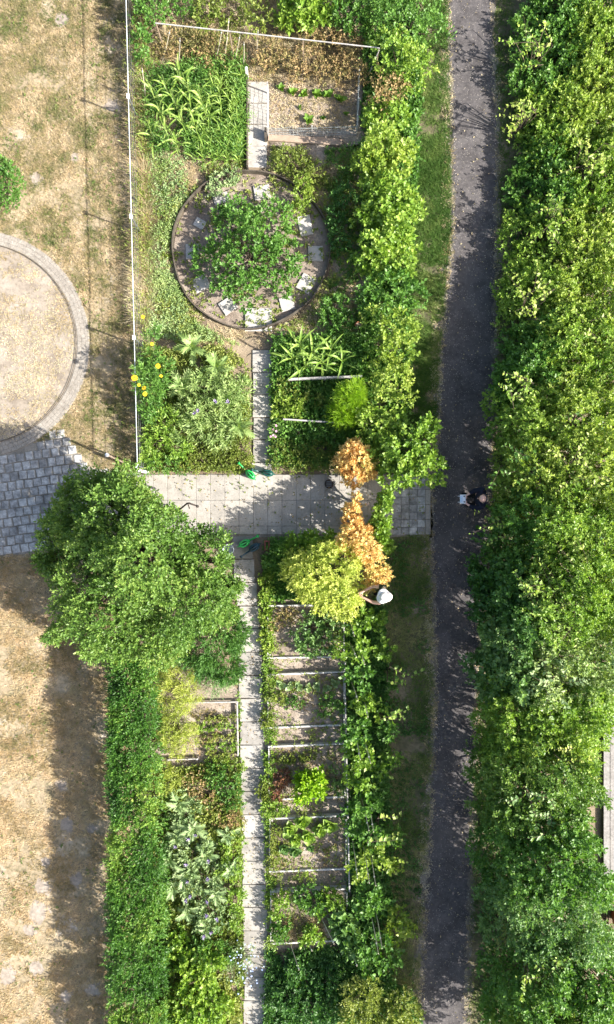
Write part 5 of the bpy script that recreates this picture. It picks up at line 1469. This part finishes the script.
# netted salad bed
nb = empty('netted_bed', P(314, 108) * Vector((1, 1, 0)), 'salad bed behind low pale netting in the upper garden', 'garden bed')
corners = [(268, 88), (268, 132), (357, 130), (359, 76)]
net = MB()
for k in range(3):
    a_, b_ = P(*corners[k], .25), P(*corners[k + 1], .25)
    a_.z = b_.z = 0
    L_ = (b_ - a_).length
    n = int(L_ / .09)
    for q in range(n + 1):
        p_ = a_.lerp(b_, q / n) - nb.location
        net.tube([p_ + Vector((0, 0, .01)), p_ + Vector((R.uniform(-.03, .03), R.uniform(-.03, .03), .42))], .0035, 3)
    for z in (.06, .14, .22, .30, .38, .42):
        pts = []
        for q in range(9):
            pts.append(a_.lerp(b_, q / 8) - nb.location + Vector((R.uniform(-.02, .02), R.uniform(-.02, .02), z + R.uniform(-.015, .01))))
        net.tube(pts, .004, 3)
tag(net.obj('net', MAT['net'], nb), kind='stuff')
for (x, y) in corners + [(312, 131), (359, 104)]:
    q = P(x, y, .25) - nb.location
    MB().box((q.x, q.y, .24), (.03, .03, .48)).obj('stake', MAT['wood'], nb)
salad = [broad_leaf('leaf', .19, .12, .9, LM['fresh'], seed=50 + i) for i in range(3)]
for i, (x, y) in enumerate([(281, 90), (292, 94), (304, 96), (316, 96), (327, 97), (340, 101), (308, 122), (323, 119), (346, 115), (300, 108)]):
    rosette('salad_plant', ['first', 'second', 'third', 'fourth', 'fifth', 'sixth'][i] + ' green salad plant from the left in the upper row of the netted bed' if i < 6 else ['bright green salad plant low in the middle of the netted bed', 'pale small salad seedling right of the low bright salad plant', 'tiny salad seedling near the right net of the netted bed', 'tiny salad seedling in the middle of the netted bed'][i - 6], 'salad', x, y, salad, 8, 'salad plants of the netted bed', pitch=(0, .9), seed=260 + i, zs=.03, sc=(.7, 1.2) if i < 7 else (.4, .6))
weeds('bed_litter', 'withered bits on the soil of the netted bed', 'litter', [(270, 84), (356, 82), (356, 130), (270, 130)], 1300, LM['straw'], L=.06, Wd=.012, h=.03, seed=73, nl=4)
pk = empty('bed_board', P(308, 138) * Vector((1, 1, 0)), 'pinkish brown board along the lower side of the netted bed', 'board')
board(pk, 268, 137, 342, 142, .10, .16, MAT['wood_tan'], 'plank', z0=.06)
for (x, y) in ((270, 137.5), (340, 141.5)):
    q = P(x, y) - pk.location
    MB().box((q.x, q.y, .03), (.05, .12, .06)).obj('support', MAT['wood_dark'], pk)
MB().box((P(268, 139).x - pk.location.x - .05, 0.01, .12), (.05, .26, .24)).obj('end_board', MAT['wood_dark'], pk)

# trellis frame with bean sticks
tr = empty('trellis', P(262, 62) * Vector((1, 1, 0)), 'white beam trellis spanning the top of the upper garden', 'trellis')
TZ = 1.0
a_, b_ = P(155, 23, TZ), P(380, 48, TZ)
MB().box((0, 0, 0), ((b_ - a_).length, .022, .022), 0, .003).obj('beam', MAT['wood'], tr, loc=(a_ + b_) / 2 - tr.location, rot=(0, 0, math.atan2(b_.y - a_.y, b_.x - a_.x)))
for t in (0.0, 0.33, 0.66, 1.0):
    q = a_.lerp(b_, .004 + .992 * t) - tr.location
    MB().box((q.x, q.y, TZ / 2 - .012), (.022, .022, TZ - .024)).obj('post', MAT['wood_tan'], tr)
br = P(368, 72, .25) - tr.location
MB().tube([Vector((br.x, br.y, 0)), b_ - tr.location - Vector((0.02, .03, .03))], [.012, .012], 6).obj('brace', MAT['wood'], tr)
STK = [(170, 30, 162, 62), (180, 38, 178, 68), (222, 30, 215, 62), (229, 18, 224, 62), (240, 35, 233, 66), (244, 42, 243, 70), (142, 68, 146, 104), (258, 30, 256, 55)]
for i, (xa, ya, xb, yb) in enumerate(STK):
    a_, b_ = P(xa, ya, 1.05), P(xb, yb)
    rt = empty('bean_stick', b_, ORD[[q for q, _ in sorted(enumerate(STK), key=lambda e: e[1][2])].index(i)] + ' thin pale stick from the left at the trellis above the corn', 'stick', 'sticks at the trellis')
    d = a_ - b_
    MB().tube([Vector((0, 0, 0)), d * .5 + Vector((.012, 0, 0)), d], [.012, .011, .008], 6).obj('stick_shaft', MAT['cane'], rt)
    MB().tube([d * .9, d * .93], [.015, .015], 6).obj('tie', MAT['net'], rt)
eb = empty('path_edging', P(247, 120) * Vector((1, 1, 0)), 'dark upright edging board along the left of the upper slab path', 'edging')
board(eb, 247, 74, 247, 166, .22, .03, MAT['wood_dark'], 'plank')
q = P(246.5, 70, .35) - eb.location
MB().box((q.x, q.y, .22), (.055, .055, .44), 0, .006).obj('post', MAT['white'], eb)
q = P(247, 164, .3) - eb.location
MB().box((q.x, q.y, .15), (.04, .04, .30), 0, .006).obj('post', MAT['wood_dark'], eb)

# boards in the plot right of the upper path
rb1 = empty('board_rail', P(322, 378) * Vector((1, 1, 0)), 'grey weathered board rail below the corn right of the path', 'rail')
board(rb1, 288, 379, 362, 376, .42, .05, MAT['wood'], 'plank', z0=.30)
rb2 = empty('board_rail', P(312, 420) * Vector((1, 1, 0)), 'thin grey rail below the yellow-green leafy plant', 'rail')
board(rb2, 283, 419, 344, 423, .40, .035, MAT['wood'], 'plank', z0=.34)
for rt, pts, h in ((rb1, ((290, 379), (325, 377.6), (360, 376)), .30), (rb2, ((285, 419), (342, 422.8)), .34)):
    for (x, y) in pts:
        q = P(x, y, .4) - rt.location
        MB().box((q.x, q.y, h / 2), (.035, .035, h)).obj('post', MAT['wood'], rt)
pot = empty('flower_pot', P(358, 327), 'small terracotta pot in the shade below the round bed', 'pot')
MB().lathe([(.001, .006), (.055, .0), (.085, .14), (.095, .14), (.095, .17), (.08, .17), (.075, .12), (.001, .12)], 14).obj('body', MAT['terracotta'], pot, True)
MB().lathe([(.074, .135), (.04, .14), (.001, .138)], 14).obj('soil', MAT['bed_soil'], pot)

# ================================================================== LEFT FENCE AND OPEN GATE BAR
FH = 0.98
fa, fb = P(125.4, -25, FH), P(137.3, 466, FH)
fe = empty('garden_fence', Vector((fb.x, fb.y, 0)), 'tall wire fence with white top rail between dry lawn and upper garden', 'fence')
dirf = (fa - fb).normalized()
LF = (fa - fb).length
ang = math.atan2(dirf.y, dirf.x)
MB().tube([Vector((0, 0, FH)), dirf * LF + Vector((0, 0, FH))], .010, 8).obj('top_rail', MAT['pale_plastic'], fe)
for i, yy_ in enumerate([466, 338, 217, 97, -20]):
    t = (P(0, yy_, FH).y - fb.y) / (fa.y - fb.y)
    q = dirf * LF * max(0, t)
    po = MB().tube([q, q + Vector((0, 0, FH + .02))], .02, 8).obj('post', MAT['wire'], fe)
    MB().box((q.x, q.y, FH + .045), (.10 if i else .13, .06, .05), ang, .008).obj('cap', MAT['white'], po)
    if i == 0:
        MB().box((q.x + .02, q.y - .10, FH * .5), (.06, .06, FH), 0, .006).obj('gate_stop', MAT['white'], fe)
for z in (.2, .4, .59, .75):
    MB().tube([Vector((0, 0, z)), dirf * LF + Vector((0, 0, z))], .004, 5).obj('wire', MAT['wire'], fe)
gt = empty('gate_bar', Vector((fb.x, fb.y - .1, 0)), 'brown gate bar with white end knob swung open at the fence end', 'gate')
ge = P(107, 455, .95) - gt.location
MB().tube([Vector((-.04, .05, .95)), Vector((ge.x, ge.y, .95))], [.02, .018], 8).obj('bar', MAT['wood_tan'], gt)
MB().lathe([(.001, -.05), (.045, -.03), (.05, .02), (.03, .05), (.001, .055)], 10, (ge.x, ge.y, .95)).obj('knob', MAT['white'], gt, True)
MB().tube([Vector((-.04, .05, 0)), Vector((-.04, .05, .96))], [.022, .022], 8).obj('hinge_post', MAT['wood_tan'], gt)
MB().tube([Vector((ge.x, ge.y, 0)), Vector((ge.x, ge.y, .93))], [.016, .016], 8).obj('end_post', MAT['wood_tan'], gt)

# ================================================================== SMALL THINGS ON THE PAVED PATH
dc = empty('drain_cover', P(329, 484) + Vector((0, 0, .028)), 'round dark drain cover set in the paved path near the orange bush', 'drain cover')
MB().lathe([(.115, 0), (.115, .012), (.095, .014), (.09, .006), (.001, .006)], 20).obj('frame', MAT['rust'], dc)
for k in range(4):
    MB().box((0, -.055 + k * .037, .009), (.13, .016, .01)).obj('bar', MAT['wire'], dc)
bp = empty('bent_pipe', P(180, 512) , 'dark bent metal pipe rising beside the tree on the paved path', 'pipe')
pp = [Vector((0, 0, 0))] + [P(x, y, h) - bp.location for x, y, h in ((179, 510, .75), (187, 503.5, .95), (189, 503.2, .97), (197, 506, .95))]
MB().tube(pp, [.022, .022, .022, .022, .02], 8).obj('pipe', MAT['rust'], bp, True)
q = P(197.5, 506.4, .95) - bp.location
MB().lathe([(.03, -.05), (.034, 0), (.03, .03), (.001, .035)], 10, q).obj('spout', MAT['rust'], bp, True)
q = P(189.5, 508.5, .8) - bp.location
MB().tube([P(188, 504, .93) - bp.location, q], [.012, .014], 6).obj('lever', MAT['rust'], bp)


def watering_can(px, py, rz, mat, label, s=1.0):
    rt = empty('watering_can', P(px, py) + Vector((0, 0, .027)), label, 'watering can', 'watering cans at the paved path', rz)
    b_ = MB().lathe([(.001, 0), (.105, 0), (.115, .02), (.125, .16), (.118, .25), (.08, .285), (.07, .285), (.068, .26), (.001, .255)], 18, sx=1.25 * s, sy=.72 * s).obj('body', mat, rt, True)
    MB().lathe([(.062, .2875), (.03, .288), (.001, .288)], 14, (.03, 0, 0), sx=1.1 * s, sy=.62 * s).obj('opening', MAT['hole'], b_)
    sp = MB().tube([(.13 * s, 0, .06), (.2 * s, 0, .14), (.36 * s, 0, .32)], [.03, .022, .016], 10).obj('spout', mat, rt, True)
    MB().tube([(.345 * s, 0, .305), (.375 * s, 0, .335), (.395 * s, 0, .352)], [.016, .03, .042], 12).obj('rose', mat, sp, True)
    MB().tube([(.12 * s, 0, .26), (.06 * s, 0, .35), (-.04 * s, 0, .375), (-.13 * s, 0, .33), (-.185 * s, 0, .22), (-.15 * s, 0, .08)], [.014, .016, .017, .017, .016, .013], 8).obj('handle', mat, rt, True)
    return rt


watering_can(251, 475, 2.35, MAT['can_green'], 'bright green watering can at the upper slab path junction')
watering_can(268, 473.5, 2.95, MAT['can_dark'], 'dark green watering can right beside the bright green one above the paved path')
watering_can(245, 543, 0.5, MAT['can_green'], 'bright green watering can at the head of the lower garden path')
watering_can(255, 547, 3.75, MAT['can_teal'], 'dark blue watering can touching the lower bright green can')
bk = empty('bucket', P(229.5, 549), 'pale grey bucket half hidden by the tree beside the lower cans', 'bucket')
MB().lathe([(.001, .012), (.10, .0), (.13, .26), (.142, .265), (.142, .28), (.125, .275), (.095, .03), (.001, .03)], 16).obj('body', MAT['pale_plastic'], bk, True)
MB().tube([(.135 * math.cos(t), .02 + .05 * math.sin(t), .26 + .04 * math.sin(t)) for t in np.linspace(0, math.pi, 9)], .005, 6).obj('handle', MAT['steel'], bk)
for i, (x, y, rz, lb) in enumerate([(267.5, 545, .05, 'left red brick frame lying beside the lower watering cans'), (277.5, 545, -.05, 'right narrow red brick lying in the weeds beside the cans')]):
    rt = empty('red_brick', P(x, y), lb, 'brick', None, rz)
    if i == 0:
        for k, (dx, dy, sx, sy) in enumerate(((-.05, 0, .035, .24), (.05, 0, .035, .24), (0, .10, .062, .035), (0, -.10, .062, .035))):
            MB().box((dx, dy, .1), (sx, sy, .2), 0, .006).obj('side', MAT['brick_red'], rt)
        MB().box((0, 0, .03), (.064, .163, .06)).obj('filling', MAT['bed_soil'], rt)
    else:
        MB().box((0, 0, .05), (.08, .2, .1), 0, .008).obj('body', MAT['brick_red'], rt)
        MB().box((0, 0, .102), (.04, .1, .006)).obj('recess', MAT['rust'], rt)

# right edge: board on the deck, tub, pot
wb = empty('white_board', P(610, 717, .12), 'white painted board across the upper end of the grey deck', 'board')
MB().box((0.05, 0, .03), (M(22), .07, .04), 0, .006).obj('plank', MAT['white'], wb)
for dx in (-.15, .25):
    MB().box((dx, 0, .004), (.05, .06, .012)).obj('support', MAT['wood_dark'], wb)
tb = empty('blue_tub', P(612, 690), 'pale blue tub at the right edge above the deck', 'tub')
MB().lathe([(.001, .012), (.16, .0), (.2, .28), (.22, .285), (.22, .3), (.19, .29), (.155, .03), (.001, .03)], 20).obj('body', MAT['blue_pale'], tb, True)
MB().tube([(.21, -.06, .27), (.27, -.05, .29), (.27, .05, .29), (.21, .06, .27)], .012, 6).obj('handle', MAT['blue_pale'], tb)
tp = empty('terracotta_pot', P(616, 914), 'terracotta pot in the dark corner below the deck at the right edge', 'pot')
MB().lathe([(.001, .01), (.14, .0), (.2, .3), (.225, .3), (.225, .37), (.195, .37), (.185, .3), (.001, .3)], 20).obj('body', MAT['terracotta'], tp, True)
MB().lathe([(.183, .33), (.09, .335), (.001, .332)], 16).obj('soil', MAT['bed_soil'], tp)
bush('leafy_shrub', 'dark leafy plant in the corner between deck and terracotta pot', 'plant', [(612, 893, 12, .5), (606, 900, 8, .4), (610, 945, 12, .5), (618, 965, 14, .6)], LM['deep'], L=.075, Wd=.045, dens=100, nl=7, slen=.15)

# ================================================================== PEOPLE
def skin_mesh(name, chains, mat, parent, sub=2):
    """one continuous surface grown along connected joints: chains of (key, pos, rx, ry)"""
    bm = bmesh.new()
    lay = bm.verts.layers.skin.verify()
    vs_, first = {}, True
    for ch in chains:
        prev = None
        for it in ch:
            key = it[0]
            if key not in vs_:
                vv = bm.verts.new(it[1])
                vv[lay].radius = (it[2], it[3] if len(it) > 3 else it[2])
                vv[lay].use_root = first
                first = False
                vs_[key] = vv
            if prev is not None and prev is not vs_[key]:
                if bm.edges.get((prev, vs_[key])) is None:
                    bm.edges.new((prev, vs_[key]))
            prev = vs_[key]
    me = bpy.data.meshes.new(name)
    bm.to_mesh(me)
    bm.free()
    o = link(name, me, mat, parent)
    m1 = o.modifiers.new('skin', 'SKIN')
    m1.use_smooth_shade = True
    m2 = o.modifiers.new('sub', 'SUBSURF')
    m2.levels = m2.render_levels = sub
    return o


def hand_chains(pre, wrist, d, nrm_, flip, curl=.5, s=1.0):
    """palm and five bent fingers from the wrist along d; nrm_ is the back of the hand"""
    d, n_ = d.normalized(), nrm_.normalized()
    sd = d.cross(n_).normalized() * flip
    palm = wrist + d * .05 * s
    ch = [[(pre + 'w', wrist, .024, .018), (pre + 'p', palm, .034, .016)]]
    for k, (off, ln) in enumerate(((-.028, .07), (-.010, .082), (.009, .077), (.027, .06))):
        b_ = palm + d * .042 * s + sd * off * s
        p1 = b_ + (d * math.cos(curl * .5) - n_ * math.sin(curl * .5)) * ln * .5 * s
        p2 = p1 + (d * math.cos(curl * 1.3) - n_ * math.sin(curl * 1.3)) * ln * .5 * s
        ch.append([(pre + 'p', palm, .034, .016), (pre + 'k%d' % k, b_, .0095), (pre + 'a%d' % k, p1, .0085), (pre + 'b%d' % k, p2, .007)])
    t0 = palm - d * .01 + (-sd) * .036 * s
    t1 = t0 + (d * .7 - sd * .55 - n_ * .3).normalized() * .035 * s
    t2 = t1 + (d * .95 - n_ * .35).normalized() * .028 * s
    ch.append([(pre + 'p', palm, .034, .016), (pre + 't0', t0, .012), (pre + 't1', t1, .0105), (pre + 't2', t2, .008)])
    return ch


def head_detail(parent, hc, fwd, hair=None, hairmat=None):
    """nose, ears, eyes and mouth on a skin head centred at hc, looking along fwd"""
    f_ = fwd.normalized()
    s_ = f_.cross(Vector((0, 0, 1))).normalized()
    u_ = s_.cross(f_).normalized()
    for k in (-1, 1):
        MB().lathe([(.001, -.012), (.010, -.004), (.012, .003), (.001, .012)], 8).obj('eye', MAT['hole'], parent, True, loc=hc + f_ * .088 + s_ * .032 * k + u_ * .004)
        e = hc + s_ * .078 * k - f_ * .005
        MB().tube([e - u_ * .03, e + s_ * .014 * k + u_ * .005 - f_ * .012, e + u_ * .03 - f_ * .008], [.008, .013, .009], 8).obj('ear', MAT['skin'], parent, True)
    n0 = hc + f_ * .09 + u_ * .005
    MB().tube([n0, n0 + f_ * .02 - u_ * .03, n0 + f_ * .004 - u_ * .042], [.008, .014, .012], 8).obj('nose', MAT['skin'], parent, True)
    MB().tube([hc + f_ * .084 - u_ * .06 - s_ * .024, hc + f_ * .092 - u_ * .062, hc + f_ * .084 - u_ * .06 + s_ * .024], [.004, .006, .004], 6).obj('mouth', MAT['terracotta'], parent, True)


def person(label, feet, fwd, hands, foot_w=.11, top='navy', legs='black', sleeves=True, bend=0.0, head_fwd=None, gaze_down=.3, foot_step=.06):
    rt = empty('person', (feet.x, feet.y, .012), label, 'person')
    f_ = Vector((fwd[0], fwd[1], 0)).normalized()
    s_ = Vector((f_.y, -f_.x, 0))         # to the person's right
    up = Vector((0, 0, 1))
    lean = f_ * bend
    pel = up * .94
    wst = up * 1.06 + lean * .35
    chs = up * 1.30 + lean * .85 + f_ * .01
    nck = up * 1.47 + lean * 1.1
    hed = up * 1.60 + lean * 1.25 + f_ * .045
    crn = up * 1.69 + lean * 1.3 + f_ * .03
    sh = {k: up * 1.415 + lean * 1.0 + s_ * .185 * k for k in (-1, 1)}
    hip = {k: up * .90 + s_ * .095 * k for k in (-1, 1)}
    kne = {k: up * .50 + s_ * .105 * k + f_ * (.03 + foot_step * k * .5) for k in (-1, 1)}
    ank = {k: up * .085 + s_ * foot_w * k + f_ * (foot_step * k - .02) for k in (-1, 1)}
    toe = {k: up * .035 + s_ * (foot_w + .03) * k + f_ * (foot_step * k + .17) for k in (-1, 1)}
    body = [[('pel', pel, .14, .10), ('wst', wst, .125, .095), ('chs', chs, .155, .11), ('nck', nck, .056, .056), ('hed', hed, .092, .102), ('crn', crn, .076, .082)]]
    shirt = [[('pel', pel - up * .03, .17, .135), ('wst', wst, .16, .13), ('chs', chs, .195, .155), ('col', nck - up * .045, .10, .095)]]
    trous = [[('pel', pel, .155, .12), ('pt', pel + up * .05, .15, .115)]]
    for k in (-1, 1):
        w_ = Vector(hands[k])
        mid = (sh[k] + w_) / 2
        elb = mid + (s_ * k * .5 - up * .75).normalized() * .10
        body.append([('chs', chs, .155, .11), ('sh%d' % k, sh[k], .052), ('el%d' % k, elb, .042), ('H%dw' % k, w_, .026, .021)])
        wd = (w_ - elb).normalized()
        body += hand_chains('H%d' % k, w_, wd, (up * .8 + f_ * .25), k, .75)
        body.append([('pel', pel, .14, .10), ('hp%d' % k, hip[k], .088), ('kn%d' % k, kne[k], .056), ('an%d' % k, ank[k], .036)])
        trous.append([('pel', pel, .155, .12), ('hp%d' % k, hip[k], .102), ('kn%d' % k, kne[k], .075), ('an%d' % k, ank[k] + up * .03, .062)])
        arm = [('chs', chs, .195, .155), ('sh%d' % k, sh[k], .088), ('el%d' % k, elb, .058 if sleeves else .05)]
        if sleeves:
            arm.append(('cu%d' % k, elb.lerp(w_, .72), .042))
        else:
            arm = arm[:2] + [('cs%d' % k, sh[k].lerp(elb, .35), .066)]
        shirt.append(arm)
        sh_ = MB()
        o = skin_mesh('shoe', [[('h', ank[k] - f_ * .035 - up * .03, .045, .05), ('m', (ank[k] + toe[k]) / 2 - up * .012, .048, .04), ('t', toe[k] + up * .008, .042, .034)]], MAT['black'], rt)
    bd = skin_mesh('body', body, MAT['skin'], rt)
    skin_mesh('shirt', shirt, MAT[top], rt)
    skin_mesh('trousers', trous, MAT[legs], rt)
    hf = (head_fwd or f_) - up * gaze_down
    head_detail(bd, hed + up * .01, hf)
    return rt, hed, crn, f_, s_, up


# the person with the controller, facing left, on the footpath
ft = P(469.5, 500)
rt, hed, crn, f_, s_, up = person('person in navy top standing on the dark footpath holding a pale controller', ft, (-1, .05), {1: (-.33, .10, 1.16), -1: (-.33, -.12, 1.16)}, top='navy', legs='black', gaze_down=.5, bend=.04)
hb_ = MB()
nseg = 16
v, f = [], []
for i in range(7):
    el = -.35 + i / 6 * .62
    for k in range(nseg):
        az = k / nseg * math.pi * 1.2 - math.pi * .6
        d = (-f_) * math.cos(az) * math.cos(el) + s_ * math.sin(az) * math.cos(el) + up * math.sin(el)
        p_ = hed + up * .035 + Vector((d.x * .102, d.y * .102, d.z * .115)) - f_ * .005
        v.append(p_)
for i in range(6):
    for k in range(nseg - 1):
        f.append((i * nseg + k, i * nseg + k + 1, (i + 1) * nseg + k + 1, (i + 1) * nseg + k))
MB().add(v, f).obj('hair', MAT['hair'], rt, True)
ct = empty('controller', Vector((ft.x - .43, ft.y, 1.155)), 'pale white and blue remote controller in the hands of the person in navy', 'controller')
cb = MB().box((0, 0, 0), (.13, .21, .04), 0, .012).obj('body', MAT['white'], ct, rot=(0, -.3, 0))
MB().box((-.035, 0, .027), (.055, .15, .008), 0, .002).obj('screen', MAT['screen'], cb)
for k in (-1, 1):
    MB().tube([(.035, .065 * k, .02), (.035, .065 * k, .04)], [.014, .017], 10).obj('stick', MAT['hole'], cb)
    MB().tube([(-.065, .07 * k, 0), (-.115, .07 * k, .03)], [.006, .006], 6).obj('antenna', MAT['white'], cb)
# the person in the white hat, reaching into the shrub
ft = P(377.5, 588)
rt, hed, crn, f_, s_, up = person('person in white sun hat and dark clothes reaching into the amber bush', ft, (-1, -.05), {1: (-.46, .06, 1.22), -1: (-.46, -.09, 1.18)}, top='olive', legs='olive', sleeves=False, bend=.02, gaze_down=.35)
wv = lambda t, r: (.034 * math.sin(3 * t + .8) + .016 * math.sin(5 * t)) * (r > .12)
hat = MB().lathe([(.175, -.030), (.165, -.012), (.125, .0), (.102, .008), (.098, .06), (.085, .095), (.05, .108), (.03, .100), (.001, .098)], 24, sx=1.0, sy=.92, wob=wv)
hat.v = [(x * (1 + .10 * math.sin(3 * math.atan2(y, x) + 2.2) * (math.hypot(x, y) > .12)), y * (1 + .10 * math.sin(3 * math.atan2(y, x) + 2.2) * (math.hypot(x, y) > .12)), z) for x, y, z in hat.v]
ho = hat.obj('sun_hat', MAT['hat'], rt, True, loc=crn + up * .005 - f_ * .03)
MB().lathe([(.1035, .010), (.1025, .03)], 24, sx=1.0, sy=.92).obj('hat_band', MAT['pale_plastic'], ho)
